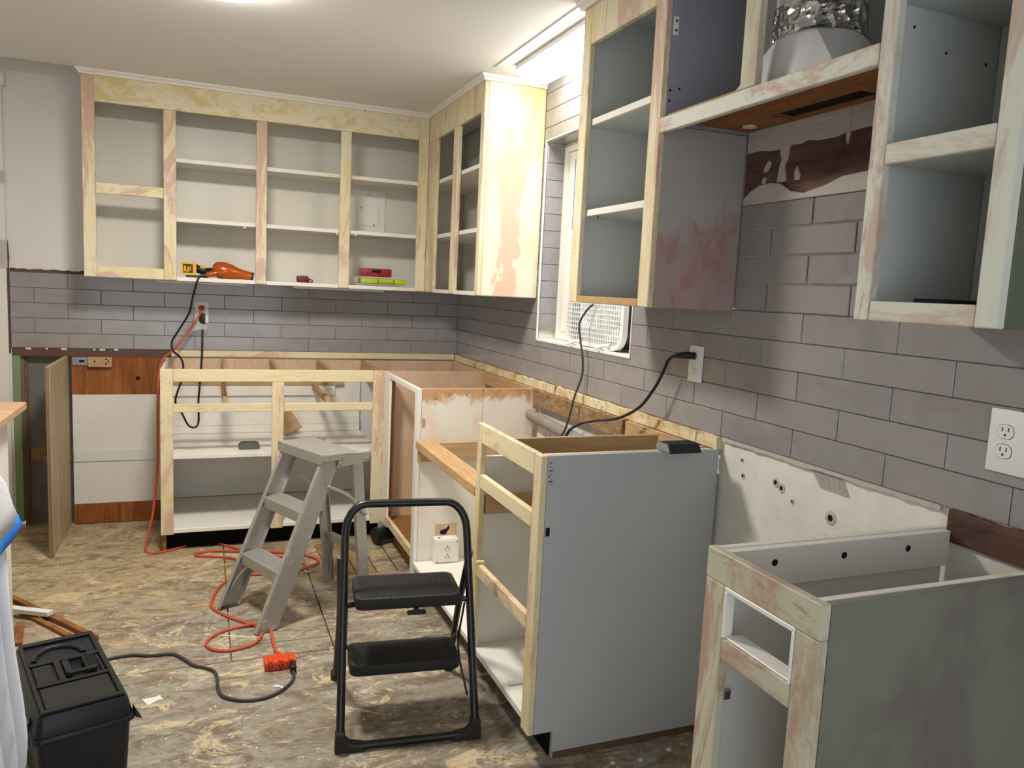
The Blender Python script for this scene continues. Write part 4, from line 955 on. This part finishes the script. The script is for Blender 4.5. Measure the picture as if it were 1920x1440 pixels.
for k in range(3):
    x = -1.262+k*0.035; box('tap_bump', tp, (x, x+0.016, -1.947, -1.90, 0.033, 0.040), M['orange'], 0.003)
    if k < 2:
        for dx in (0.000, 0.010): box('tap_slot', tp, (x+dx+0.002, x+dx+0.0045, -1.9462, -1.9448, 0.014, 0.024), M['slot'], 0)
        lathe('tap_slot', tp, [(0, 0), (0.0025, 0), (0.0025, 0.0006)], M['slot'], axis_to((x+0.008, -1.945, 0.009), (0, -1, 0)), 8)
gc = thing('power_cord', 'dark grey cord running from behind the tool box to the orange tap', 'cord', (-1.45, -1.9, 0))
R6 = 0.0055
pl = box('plug', gc, (-1.190, -1.170, -1.988, -1.9465, 0.005, 0.030), M['cord_black'], 0.004, seg=2)
tube('cord', gc, [F(-2.0, -1.80), F(-1.86, -1.73), F(-1.728, -1.695), F(-1.654, -1.716), F(-1.58, -1.726), F(-1.542, -1.770), F(-1.505, -1.834), F(-1.446, -1.885), F(-1.429, -1.946), F(-1.428, -2.016), F(-1.411, -2.082), F(-1.351, -2.125), F(-1.282, -2.127), F(-1.226, -2.092), F(-1.187, -2.035), (-1.180, -1.985, 0.012)], R6, M['cord_grey'], 8, 8)
hc = thing('dryer_cord', 'black appliance cord hanging from the back cabinet down into the base cabinet', 'cord', (-1.5, -0.3, 1.0))
tube('cord', hc, [(-1.490, -0.285, 1.3625), (-1.500, -0.303, 1.352), (-1.513, -0.301, 1.31), (-1.53, -0.27, 1.24), (-1.545, -0.2, 1.17), (-1.60, -0.14, 1.07), (-1.632, -0.12, 1.01), (-1.625, -0.14, 0.965), (-1.585, -0.20, 0.93), (-1.572, -0.25, 0.88), (-1.578, -0.30, 0.83), (-1.600, -0.42, 0.77), (-1.603, -0.47, 0.73), (-1.575, -0.51, 0.69), (-1.545, -0.545, 0.635), (-1.515, -0.55, 0.622), (-1.497, -0.54, 0.65), (-1.498, -0.50, 0.74), (-1.490, -0.38, 0.84), (-1.482, -0.15, 0.95), (-1.480, -0.06, 1.06), (-1.481, -0.055, 1.10)], 0.0052, M['cord_black'], 8, 8)
box('gfci_plug', hc, (-1.497, -1.466, -0.052, -0.0075, 1.108, 1.165), M['cord_black'], 0.005, seg=2)
prism('warning_tag', hc, [(-1.515, 1.105), (-1.500, 1.128), (-1.492, 1.112), (-1.455, 1.098), (-1.460, 1.082), (-1.535, 1.068), (-1.533, 1.085)], 'y', -0.060, -0.059, M['clear'])
fc = thing('fan_cord', 'thin black cord hanging from the window fan into the sink base', 'cord', (-0.05, -1.8, 1.0))
tube('cord', fc, [(0.005, -1.80, 1.33), (-0.012, -1.775, 1.30), (-0.028, -1.755, 1.25), (-0.030, -1.77, 1.19), (-0.030, -1.80, 1.12), (-0.026, -1.80, 1.04), (-0.055, -1.80, 0.95), (-0.075, -1.80, 0.86), (-0.09, -1.79, 0.80), (-0.11, -1.78, 0.77)], 0.0046, M['cord_grey'], 8, 8)
wc = thing('gfci_cord', 'black cord plugged into the outlet under the pink-sided cabinet', 'cord', (-0.05, -2.4, 1.0))
bm = bmesh.new(); add_tube(bm, [(-0.0085, -2.548, 1.190), (-0.036, -2.540, 1.191), (-0.042, -2.530, 1.190), (-0.050, -2.505, 1.186), (-0.052, -2.490, 1.183)], [0.0115, 0.0115, 0.011, 0.008, 0.005], 10); bmesh.ops.recalc_face_normals(bm, faces=bm.faces[:])
obj('plug', bm, M['cord_black'], wc, smooth=True)
tube('cord', wc, [(-0.052, -2.492, 1.184), (-0.053, -2.465, 1.165), (-0.055, -2.44, 1.12), (-0.060, -2.40, 1.06), (-0.075, -2.34, 0.99), (-0.10, -2.24, 0.935), (-0.14, -2.15, 0.912), (-0.18, -2.10, 0.89), (-0.21, -2.06, 0.84), (-0.22, -2.03, 0.70)], 0.0052, M['cord_black'], 8, 8)

# ================================================================== outlets
def outlet_faces(parent, mk, cs):
    for (s, z) in cs:
        f = prism('socket_face', parent, mk(s, z, rrect(0.030, 0.027, 0.011, 4)), parent['ax'], parent['d0'], parent['d1'], M['plastic_white'], 0.0005)
        return f
def outlet(name, label, axis, s, z, w, h, cs, decora=False, sgn=-1, base=0.0):
    t = thing(name, label, 'outlet', (base, s, z) if axis == 'x' else (s, base, z))
    P = lambda s0, s1, z0, z1, d0, d1: (base-d1, base-d0, s0, s1, z0, z1) if axis == 'x' else (s0, s1, base-d1, base-d0, z0, z1)
    box('cover_plate', t, P(s-w/2, s+w/2, z-h/2, z+h/2, 0.001, 0.0065), M['plastic_white'], 0.0025, seg=2)
    for cs_, cz in cs:
        if decora:
            f = box('socket_face', t, P(cs_-0.0165, cs_+0.0165, cz-0.033, cz+0.033, 0.0066, 0.0078), M['plastic_white'], 0.0005)
            pts = [(cs_, cz+0.021), (cs_, cz-0.021)]; top = 0.0079
            for k in (-1, 1): box('test_button', f, P(cs_-0.006, cs_+0.006, cz+k*0.004-0.003, cz+k*0.004+0.003, 0.0079, 0.0085), M['plastic_white'], 0)
        else:
            pts = [(cs_, cz)]; top = 0.0080
            o2 = rrect(0.033, 0.028, 0.0125, 5, cs_, cz)
            f = prism('socket_face', t, o2, axis, base-0.0080, base-0.0066, M['plastic_white'], 0.0005)
            prism('socket_gap', t, rrect(0.0345, 0.0295, 0.013, 5, cs_, cz), axis, base-0.0068, base-0.0064, M['slot'])
        for ps, pz in pts:
            for ds in (-0.0062, 0.0062): box('slot', f, P(ps+ds-0.0011, ps+ds+0.0011, pz, pz+0.0085, top, top+0.0002), M['slot'], 0)
            lathe('ground_hole', f, [(0, 0.0003), (0.0024, 0.0003), (0.0024, 0)], M['slot'], axis_to((base-top, ps, pz-0.0065) if axis == 'x' else (ps, base-top, pz-0.0065), (-1, 0, 0) if axis == 'x' else (0, -1, 0)), 10)
    sc = [(cs[0][0], z-h/2+0.011), (cs[0][0], z+h/2-0.011)] if decora else [(cs[0][0], (cs[0][1]+cs[-1][1])/2)]
    for ss, sz in sc: lathe('plate_screw', t, [(0, 0.0012), (0.002, 0.001), (0.0028, 0)], M['plastic_white'], axis_to((base-0.0065, ss, sz) if axis == 'x' else (ss, base-0.0065, sz), (-1, 0, 0) if axis == 'x' else (0, -1, 0)), 10)
    return t
outlet('wall_outlet', 'white outlet on the back tiles with orange and black plugs in it', 'y', -1.484, 1.168, 0.070, 0.116, [(-1.484, 1.193), (-1.484, 1.143)])
outlet('wall_outlet', 'white outlet under the pink-sided cabinet with one black plug', 'x', -2.5505, 1.1645, 0.074, 0.116, [(-2.5505, 1.1645)], True)
outlet('wall_outlet', 'wide white double-gang outlet at the right edge with nothing plugged in', 'x', -3.621, 1.1215, 0.116, 0.126, [(-3.598, 1.1410), (-3.598, 1.1020)])
jb = thing('junction_box', 'small white surface outlet box in the gutted sink base', 'outlet box', (-0.44, -1.345, 0.125))
bb = box('box_body', jb, (-0.497, -0.386, -1.372, -1.3215, 0.124, 0.235), M['white'], 0.002)
fp = box('face_plate', jb, (-0.495, -0.388, -1.376, -1.3722, 0.126, 0.229), M['pink_ply'] if False else M['white'], 0.0015)
for z in (0.198, 0.158):
    f = prism('socket_face', fp, rrect(0.034, 0.028, 0.0125, 5, -0.442, z), 'y', -1.3775, -1.3762, M['white'], 0.0004)
    for dx in (-0.006, 0.006): box('slot', f, (-0.442+dx-0.0013, -0.442+dx+0.0013, -1.3782, -1.3776, z-0.009, z), M['slot'], 0) if False else box('slot', fp, (-0.442+dx-0.0013, -0.442+dx+0.0013, -1.3782, -1.3776, z-0.009, z), M['slot'], 0)
    lathe('ground_hole', fp, [(0, 0.0006), (0.0028, 0.0006), (0.0028, 0)], M['slot'], axis_to((-0.442, -1.3776, z+0.006), (0, -1, 0)), 10)
for x, z in ((-0.488, 0.132), (-0.396, 0.222)): lathe('screw', fp, [(0, 0.001), (0.003, 0)], M['slot'], axis_to((x, -1.3762, z), (0, -1, 0)), 8)
lathe('knockout', jb, [(0, 0.0006), (0.007, 0.0006), (0.007, 0)], M['slot'], axis_to((-0.475, -1.35, 0.2352), (0, 0, 1)), 12)
bp = thing('blank_plate', 'tan backing plate with a ragged hole above the sink base outlet box', 'plate', (-0.44, -1.322, 0.24))
box('plate', bp, (-0.487, -0.385, -1.3225, -1.3205, 0.232, 0.292), M['pink_ply'], 0.0005)
prism('ragged_hole', bp, [(-0.465, 0.245), (-0.45, 0.24), (-0.435, 0.242), (-0.43, 0.255), (-0.418, 0.268), (-0.424, 0.285), (-0.432, 0.27), (-0.445, 0.266), (-0.462, 0.262)], 'y', -1.3232, -1.3226, M['slot'])

# ================================================================== window fan
fn = thing('window_fan', 'white box fan with a square grid grille standing in the window', 'fan', (0.05, -1.77, WZ0+0.012))
FY, FZ, FW = -1.772, WZ0+0.016+0.257, 0.514
fx = 0.020
bm = bmesh.new(); outer = rrect(FW, FW, 0.075, 8, FY, FZ); inner = rrect(FW-0.034, FW-0.034, 0.062, 8, FY, FZ)
n = len(outer)
A = [bm.verts.new((fx, y, z)) for y, z in outer]; B = [bm.verts.new((fx, y, z)) for y, z in inner]; C_ = [bm.verts.new((fx+0.02, y, z)) for y, z in inner]; D_ = [bm.verts.new((fx+0.022, y, z)) for y, z in outer]
for i in range(n):
    j = (i+1) % n
    bm.faces.new((A[i], A[j], B[j], B[i])); bm.faces.new((B[i], B[j], C_[j], C_[i])); bm.faces.new((A[j], A[i], D_[i], D_[j])); bm.faces.new((D_[j], D_[i], C_[i], C_[j]))
bmesh.ops.recalc_face_normals(bm, faces=bm.faces[:]); obj('front_frame', bm, M['plastic_white'], fn)
bm = bmesh.new(); o2 = rrect(FW-0.008, FW-0.008, 0.072, 8, FY, FZ); i2 = rrect(FW-0.02, FW-0.02, 0.066, 8, FY, FZ)
A = [bm.verts.new((fx+0.0225, y, z)) for y, z in o2]; B = [bm.verts.new((fx+0.068, y, z)) for y, z in o2]; C_ = [bm.verts.new((fx+0.0225, y, z)) for y, z in i2]; D_ = [bm.verts.new((fx+0.068, y, z)) for y, z in i2]
for i in range(n):
    j = (i+1) % n
    bm.faces.new((A[i], A[j], B[j], B[i])); bm.faces.new((C_[j], C_[i], D_[i], D_[j])); bm.faces.new((B[i], B[j], D_[j], D_[i])); bm.faces.new((A[j], A[i], C_[i], C_[j]))
bmesh.ops.recalc_face_normals(bm, faces=bm.faces[:]); obj('housing', bm, M['black'], fn)
bm = bmesh.new(); N = 24; hw = (FW-0.034)/2
for k in range(1, N):
    t = -hw+2*hw*k/N; e = hw
    dd = abs(t)-(hw-0.062)
    if dd > 0: e = hw-0.062+math.sqrt(max(0, 0.062**2-dd*dd))
    add_box(bm, fx+0.001, fx+0.006, FY+t-0.0021, FY+t+0.0021, FZ-e, FZ+e); add_box(bm, fx+0.0005, fx+0.0055, FY-e, FY+e, FZ+t-0.0021, FZ+t+0.0021)
g = obj('grille', bm, M['plastic_white'], fn)
lathe('motor_hub', fn, [(0, 0), (0.06, 0), (0.06, 0.035), (0, 0.036)], M['plastic_white'], axis_to((fx+0.04, FY, FZ), (-1, 0, 0)) if False else axis_to((fx+0.055, FY, FZ), (-1, 0, 0)), 20)
for k in range(5):
    a = 2*math.pi*k/5+0.5; bm = bmesh.new(); q = []
    for r, da, dx in ((0.055, -0.35, 0.012), (0.21, -0.30, 0.018), (0.225, 0.22, -0.006), (0.055, 0.35, -0.008)):
        q.append((fx+0.040+dx, FY+r*math.cos(a+da), FZ+r*math.sin(a+da)))
    A = [bm.verts.new(p_) for p_ in q]; B = [bm.verts.new((p_[0]+0.002, p_[1], p_[2])) for p_ in q]
    bm.faces.new(A); bm.faces.new(B[::-1])
    for i in range(4): bm.faces.new((A[(i+1) % 4], A[i], B[i], B[(i+1) % 4]))
    bmesh.ops.recalc_face_normals(bm, faces=bm.faces[:]); obj('blade', bm, M['clear'] if False else M['plastic_white'], fn)
for y in (-1.665, -1.915):
    f = box('foot', fn, (fx-0.015, fx+0.05, y-0.03, y+0.012, WZ0+0.0125, WZ0+0.0185), M['vinyl'], 0.002)
    bm = bmesh.new(); add_tube(bm, [(fx-0.004, y-0.022, WZ0+0.034), (fx-0.022, y+0.002, WZ0+0.030), (fx-0.040, y+0.035, WZ0+0.014)], [0.008, 0.007, 0.0045], 8); bmesh.ops.recalc_face_normals(bm, faces=bm.faces[:])
    obj('foot_prong', bm, M['vinyl'], fn, smooth=True)

# ================================================================== tools on the cabinet floor
ZS = 1.3585
dr = thing('hair_dryer', 'copper-orange hair dryer lying on the bottom of the back cabinet', 'hair dryer', (-1.33, -0.23, ZS))
ax = Vector((1, -0.06, -0.17)).normalized()
o0 = Vector((-1.43, -0.225, ZS+0.052))
lathe('barrel', dr, [(0, -0.002), (0.022, 0.0), (0.036, 0.012), (0.0435, 0.035), (0.0455, 0.060), (0.041, 0.090), (0.032, 0.118), (0.0255, 0.150), (0.0225, 0.188), (0.022, 0.200), (0.0175, 0.200), (0.0175, 0.185), (0, 0.184)], M['copper'], axis_to(o0, ax), 28)
lathe('nozzle_ring', dr, [(0.0180, 0.196), (0.0222, 0.196), (0.0226, 0.207), (0.0190, 0.208)], M['black'], axis_to(o0, ax), 28)
hp = o0+ax*0.055+Vector((0, -0.034, -0.012))
bm = bmesh.new(); add_tube(bm, [hp, hp+Vector((-0.03, -0.008, -0.004)), hp+Vector((-0.075, -0.012, -0.012)), hp+Vector((-0.085, -0.012, -0.014))], [0.016, 0.0165, 0.0145, 0.010], 14); bmesh.ops.recalc_face_normals(bm, faces=bm.faces[:]); hdl = obj('handle', bm, M['copper'], dr, smooth=True)
for k in (0.030, 0.048): box('switch', hdl, (hp.x-k-0.005, hp.x-k+0.005, hp.y-0.0295, hp.y-0.022, hp.z-0.010, hp.z-0.003), M['black'], 0.001)
bm = bmesh.new(); add_tube(bm, [hp+Vector((-0.083, -0.012, -0.014)), hp+Vector((-0.105, -0.016, -0.020)), hp+Vector((-0.130, -0.020, -0.0265))], [0.009, 0.0075, 0.005], 10); bmesh.ops.recalc_face_normals(bm, faces=bm.faces[:]); obj('cord_relief', bm, M['cord_grey'], dr, smooth=True)
dt = thing('cordless_tool', 'yellow and black cordless power tool without battery beside the hair dryer', 'power tool', (-1.53, -0.2, ZS))
TM = Matrix.Translation((-1.545, -0.225, ZS+0.045))
bm = bmesh.new()
for b_ in ((-0.036, 0.036, -0.03, 0.03, 0.023, 0.031), (-0.036, 0.036, -0.03, 0.03, -0.031, -0.023), (-0.036, -0.028, -0.03, 0.03, -0.023, 0.023), (0.020, 0.036, -0.03, 0.03, -0.023, 0.023), (-0.028, 0.020, 0.022, 0.03, -0.023, 0.023)): add_box(bm, *b_, M=TM)
hs = obj('battery_shoe', bm, M['yellow'], dt)
for b_ in ((-0.024, -0.014, -0.012, 0.02, -0.014, 0.014), (-0.008, 0.002, -0.006, 0.02, -0.016, 0.010), (0.005, 0.010, -0.012, 0.02, -0.010, 0.014)):
    bm = bmesh.new(); add_box(bm, *b_, M=TM); obj('terminal_block', bm, M['yellow'], hs)
bm = bmesh.new(); add_box(bm, 0.011, 0.0195, -0.0285, 0.02, -0.022, 0.022, M=TM); obj('shoe_recess', bm, M['dark_red'], hs)
bm = bmesh.new(); add_tube(bm, catmull([(-1.515, -0.20, ZS+0.05), (-1.495, -0.195, ZS+0.042), (-1.465, -0.19, ZS+0.034), (-1.435, -0.16, ZS+0.036), (-1.415, -0.13, ZS+0.036)], 5), 0.020, 12); bmesh.ops.recalc_face_normals(bm, faces=bm.faces[:]); gr = obj('grip', bm, M['black'], dt, smooth=True)
bm = bmesh.new(); add_tube(bm, [(-1.492, -0.200, ZS+0.054), (-1.468, -0.196, ZS+0.049)], [0.0125, 0.0125], 10); bmesh.ops.recalc_face_normals(bm, faces=bm.faces[:]); obj('grip_inlay', bm, M['yellow'], gr, smooth=True)
box('tool_base', dt, (-1.560, -1.45, -0.25, -0.14, ZS+0.0003, ZS+0.012), M['cord_grey'], 0.003)
bm = bmesh.new(); add_tube(bm, [(-1.52, -0.19, ZS+0.075), (-1.505, -0.185, ZS+0.062), (-1.50, -0.185, ZS+0.045)], 0.006, 8); bmesh.ops.recalc_face_normals(bm, faces=bm.faces[:]); obj('collar', bm, M['black'], dt, smooth=True)
tm = thing('tape_measure', 'small dark red tape measure with its blade pulled out left', 'tape measure', (-0.97, -0.26, ZS))
prism('case', tm, [(-1.004, ZS+0.0003), (-0.938, ZS+0.0003), (-0.936, ZS+0.022), (-0.948, ZS+0.036), (-1.002, ZS+0.038), (-1.006, ZS+0.030)], 'y', -0.278, -0.246, M['dark_red'], 0.003, seg=2)
box('blade', tm, (-1.150, -1.004, -0.270, -0.254, ZS+0.0015, ZS+0.003), M['steel'], 0)
tube('wrist_loop', tm, [(-0.938, -0.262, ZS+0.018), (-0.925, -0.265, ZS+0.016), (-0.922, -0.27, ZS+0.006), (-0.934, -0.275, ZS+0.0035)], 0.003, M['black'], 6, 5)
og = thing('parts_organizer', 'lime green and clear parts organizer box on the cabinet floor', 'organizer', (-0.53, -0.2, ZS))
box('tray', og, (-0.690, -0.392, -0.255, -0.10, ZS+0.0003, ZS+0.014), M['clear'], 0.003)
for x0, x1 in ((-0.655, -0.560), (-0.556, -0.470), (-0.466, -0.400)): box('lime_bin', og, (x0, x1, -0.262, -0.12, ZS+0.0145, ZS+0.040), M['lime'], 0.004, seg=2)
box('carry_handle', og, (-0.552, -0.474, -0.268, -0.2625, ZS+0.022, ZS+0.032), M['lime'], 0.002)
box('clear_lid', og, (-0.668, -0.396, -0.258, -0.11, ZS+0.0405, ZS+0.052), M['clear'], 0.004)
box('end_latch', og, (-0.688, -0.668, -0.235, -0.13, ZS+0.0145, ZS+0.045), M['clear'], 0.003)
rc = thing('tool_case', 'slim red tool case on top of the lime organizer', 'case', (-0.565, -0.2, ZS+0.053))
rb = box('case_body', rc, (-0.652, -0.478, -0.240, -0.14, ZS+0.0525, ZS+0.098), M['red'], 0.006, seg=2)
box('grip_recess', rb, (-0.590, -0.540, -0.2412, -0.2395, ZS+0.074, ZS+0.090), M['slot'], 0)
for x in (-0.625, -0.52): box('case_latch', rb, (x, x+0.022, -0.2415, -0.2395, ZS+0.070, ZS+0.074), M['dark_red'], 0)
# ================================================================== sanding blocks and offcuts
sb = tag(prism('sanding_block', None, [(-1.295, 0.4915), (-1.215, 0.4915), (-1.200, 0.506), (-1.215, 0.520), (-1.290, 0.520), (-1.307, 0.505)], 'y', -0.495, -0.42, M['sponge'], 0.002), 'grey sanding block on the shelf of the back base cabinet', 'sanding block')
sb.rotation_euler = (0, 0, 0)
s2 = thing('sanding_block', 'dark grey sanding block balanced on top of the grey-sided drawer base', 'sanding block', (-0.15, -2.70, ZC))
prism('abrasive_block', s2, [(-2.748, 0.9185), (-2.672, 0.9185), (-2.664, 0.932), (-2.680, 0.945), (-2.732, 0.945)], 'x', -0.205, -0.097, M['sponge_dark'], 0.002)
prism('core_face', s2, [(-2.743, 0.9205), (-2.674, 0.9205), (-2.668, 0.932), (-2.682, 0.9435), (-2.730, 0.9435)], 'x', -0.2072, -0.2052, M['sponge_side'])
tag(box('sanding_sponge', None, (-0.215, -0.05, -3.60, -3.53, 1.3785, 1.392), M['sponge_dark'], 0.003), 'dark flat sanding sponge inside the mint cabinet at the right edge', 'sanding sponge')
ob = thing('wood_offcut', 'short tan board offcut leaning inside the back base cabinet', 'offcut', (-1.0, -0.15, 0.491), 0.0)
box('board', ob, (-0.05, 0.05, -0.011, 0.008, 0.02, 0.145), M['mdf'], 0.001)
ob.rotation_euler = (math.radians(-32), math.radians(-26), 0.25); ob.location = (-0.985, -0.15, 0.497)
tag(box('dowel_offcut', None, (-0.57, -0.47, -2.49, -2.475, 0.1245, 0.137), M['white'], 0.003), 'thin white dowel offcut on the floor of the drawer base', 'offcut')
def strip(label, a, b, w, h, z, mat):
    a = Vector(a); b = Vector(b); L_ = (b-a).length; ang = math.atan2(b.y-a.y, b.x-a.x)
    bm = bmesh.new(); add_box(bm, 0, L_, -w/2, w/2, 0, h); bmesh.ops.bevel(bm, geom=bm.edges[:], offset=0.001, segments=1, affect='EDGES', profile=0.5)
    o = obj('wood_strip', bm, mat); o.location = (a.x, a.y, z); o.rotation_euler = (0, 0, ang); return tag(o, label, 'wood strip', 'scrap strips by the tool box')
strip('long brown wood strip on the floor, pointing at the tool box', (-2.30, -0.92), (-1.845, -1.53), 0.022, 0.02, 0.0003, M['scrap'])
strip('brown wood strip beside the longest one, left of the tool box', (-2.27, -1.02), (-1.93, -1.49), 0.02, 0.014, 0.0003, M['scrap'])
strip('white painted wood strip lying across the brown strips', (-2.25, -1.17), (-2.03, -1.295), 0.030, 0.018, 0.0215, M['paper'])
strip('short reddish wood strip half hidden behind the pale sheet', (-2.13, -1.30), (-2.10, -1.50), 0.026, 0.012, 0.0003, M['scrap'])
def scrap(label, pts, z=0.0006):
    o = prism('paper_scrap', None, pts, 'z', z, z+0.0012, M['paper']); return tag(o, label, 'scrap', 'white scraps on the floor')
scrap('torn white paper scrap on the floor right of the tool box', [(-1.657, -2.02), (-1.612, -2.012), (-1.604, -2.002), (-1.602, -2.02), (-1.592, -2.036), (-1.607, -2.036), (-1.637, -2.064)])
scrap('small curved white scrap beside the grey cord loop', [(-1.253, -2.045), (-1.236, -2.048), (-1.218, -2.068), (-1.214, -2.085), (-1.224, -2.08), (-1.232, -2.062), (-1.250, -2.056)])
scrap('thin white paper sliver under the ladder by the orange loop', [(-1.470, -1.578), (-1.38, -1.612), (-1.29, -1.655), (-1.29, -1.660), (-1.38, -1.618), (-1.47, -1.583)])
scrap('white chip on the floor behind the ladder', [(-1.035, -0.985), (-1.02, -0.99), (-1.005, -1.02), (-1.015, -1.018), (-1.025, -1.0)], 0.0006)
for i, (x, y) in enumerate(((-0.36, -2.79), (-0.27, -2.80), (-0.16, -2.78))):
    o = prism('plaster_chip', None, [(x, y), (x+0.016, y+0.004), (x+0.014, y+0.016), (x+0.002, y+0.012)], 'z', 0.0006, 0.003, M['paper'])
    tag(o, 'white plaster chip on the floor by the grey panel, %s of three' % ('leftmost', 'middle one', 'rightmost')[i], 'chip', 'plaster chips by the grey panel')
bm = bmesh.new(); rg = random.Random(5)
for k in range(420):
    x, y = rg.uniform(-1.95, -0.62), rg.uniform(-3.1, -0.62)
    r = rg.uniform(0.0015, 0.006); a = rg.uniform(0, 6.3); c_, s_ = math.cos(a), math.sin(a)
    vs = [bm.verts.new((x+c_*u*r-s_*v*r*0.5, y+s_*u*r+c_*v*r*0.5, 0.0008+h)) for u, v, h in ((-1, -1, 0), (1, -0.7, 0.001), (0.8, 1, 0), (-0.6, 0.8, 0.0012))]
    bm.faces.new(vs)
dbx = obj('floor_debris', bm, M['paper']); dbx['kind'] = 'stuff'; tag(dbx, 'fine white debris scattered over the worn floor', 'debris')

# ================================================================== peninsula at the left edge with its dust sheet
pn = thing('peninsula_counter', 'wood-edged peninsula counter at the left edge', 'counter', (-2.45, -2.6, 0))
box('worktop', pn, (-2.95, -2.052, -3.7, -1.50, 0.872, 0.900), M['counter_wood'], 0.004)
box('base_side', pn, (-2.90, -2.10, -3.65, -1.56, 0.001, 0.871), M['wall_white'], 0.002)
ds = thing('dust_sheet', 'pale blue dust sheet draped at the left edge, hem taped blue under dusty film', 'sheet', (-2.0, -2.9, 0))
bm = bmesh.new(); cols = []
NY = 44
for i in range(NY+1):
    y = -2.64-0.95*i/NY; col = []
    fold = 0.013*math.sin(i*1.15)+0.008*math.sin(i*2.7+1)
    prof = [(-2.20, 0.905), (-2.045, 0.906), (-1.935, 0.895), (-1.897, 0.84), (-1.878, 0.72), (-1.876, 0.60), (-1.867, 0.48), (-1.856, 0.36), (-1.852, 0.27), (-1.856, 0.20), (-1.872, 0.15), (-1.90, 0.12)]
    for j, (x, z) in enumerate(prof): col.append(bm.verts.new((x-0.016+(fold*min(1, max(0, (j-2)/3))), y+0.01*math.sin(j*0.9)*(i == 0), z)))
    cols.append(col)
for A, B in zip(cols, cols[1:]):
    for j in range(len(A)-1): bm.faces.new((A[j], A[j+1], B[j+1], B[j]))
# far end falls down too
bmesh.ops.recalc_face_normals(bm, faces=bm.faces[:])
so = obj('cloth', bm, M['cloth'], ds, smooth='all'); sm = so.modifiers.new('thickness', 'SOLIDIFY'); sm.thickness = 0.003; sm.offset = 1
bm = bmesh.new(); cols = []
for i in range(30):
    y = -2.58-0.9*i/29; w = 0.005*math.sin(i*0.9)-0.016
    cols.append([bm.verts.new((x+w*k, y+0.003*math.sin(i*1.3)*k, z+0.005*math.sin(i*0.8)*k)) for x, z, k in ((-2.10, 0.915, 0), (-2.0, 0.918, 0.2), (-1.915, 0.908, 0.3), (-1.888, 0.87, 0.6), (-1.872, 0.82, 0.9), (-1.858, 0.785, 1.0))])
for A, B in zip(cols, cols[1:]):
    for j in range(5): bm.faces.new((A[j], A[j+1], B[j+1], B[j]))
bmesh.ops.recalc_face_normals(bm, faces=bm.faces[:]); fo = obj('dusty_film', bm, M['dusty'], ds, smooth='all'); sm = fo.modifiers.new('thickness', 'SOLIDIFY'); sm.thickness = 0.002; sm.offset = 1
bm = bmesh.new(); cols = []
for i in range(30):
    y = -2.575-0.9*i/29; w = 0.005*math.sin(i*0.9)-0.016
    cols.append([bm.verts.new((x+w, y+0.003*math.sin(i*1.3), z+0.005*math.sin(i*0.8))) for x, z in ((-1.859, 0.795), (-1.852, 0.770), (-1.862, 0.748))])
for A, B in zip(cols, cols[1:]):
    for j in range(2): bm.faces.new((A[j], A[j+1], B[j+1], B[j]))
bmesh.ops.recalc_face_normals(bm, faces=bm.faces[:]); to = obj('blue_tape', bm, M['blue_tape'], ds, smooth='all', label='bright blue masking tape hem'); sm = to.modifiers.new('thickness', 'SOLIDIFY'); sm.thickness = 0.001; sm.offset = 1

for o in bpy.data.objects:
    if '_local' in o: del o['_local']
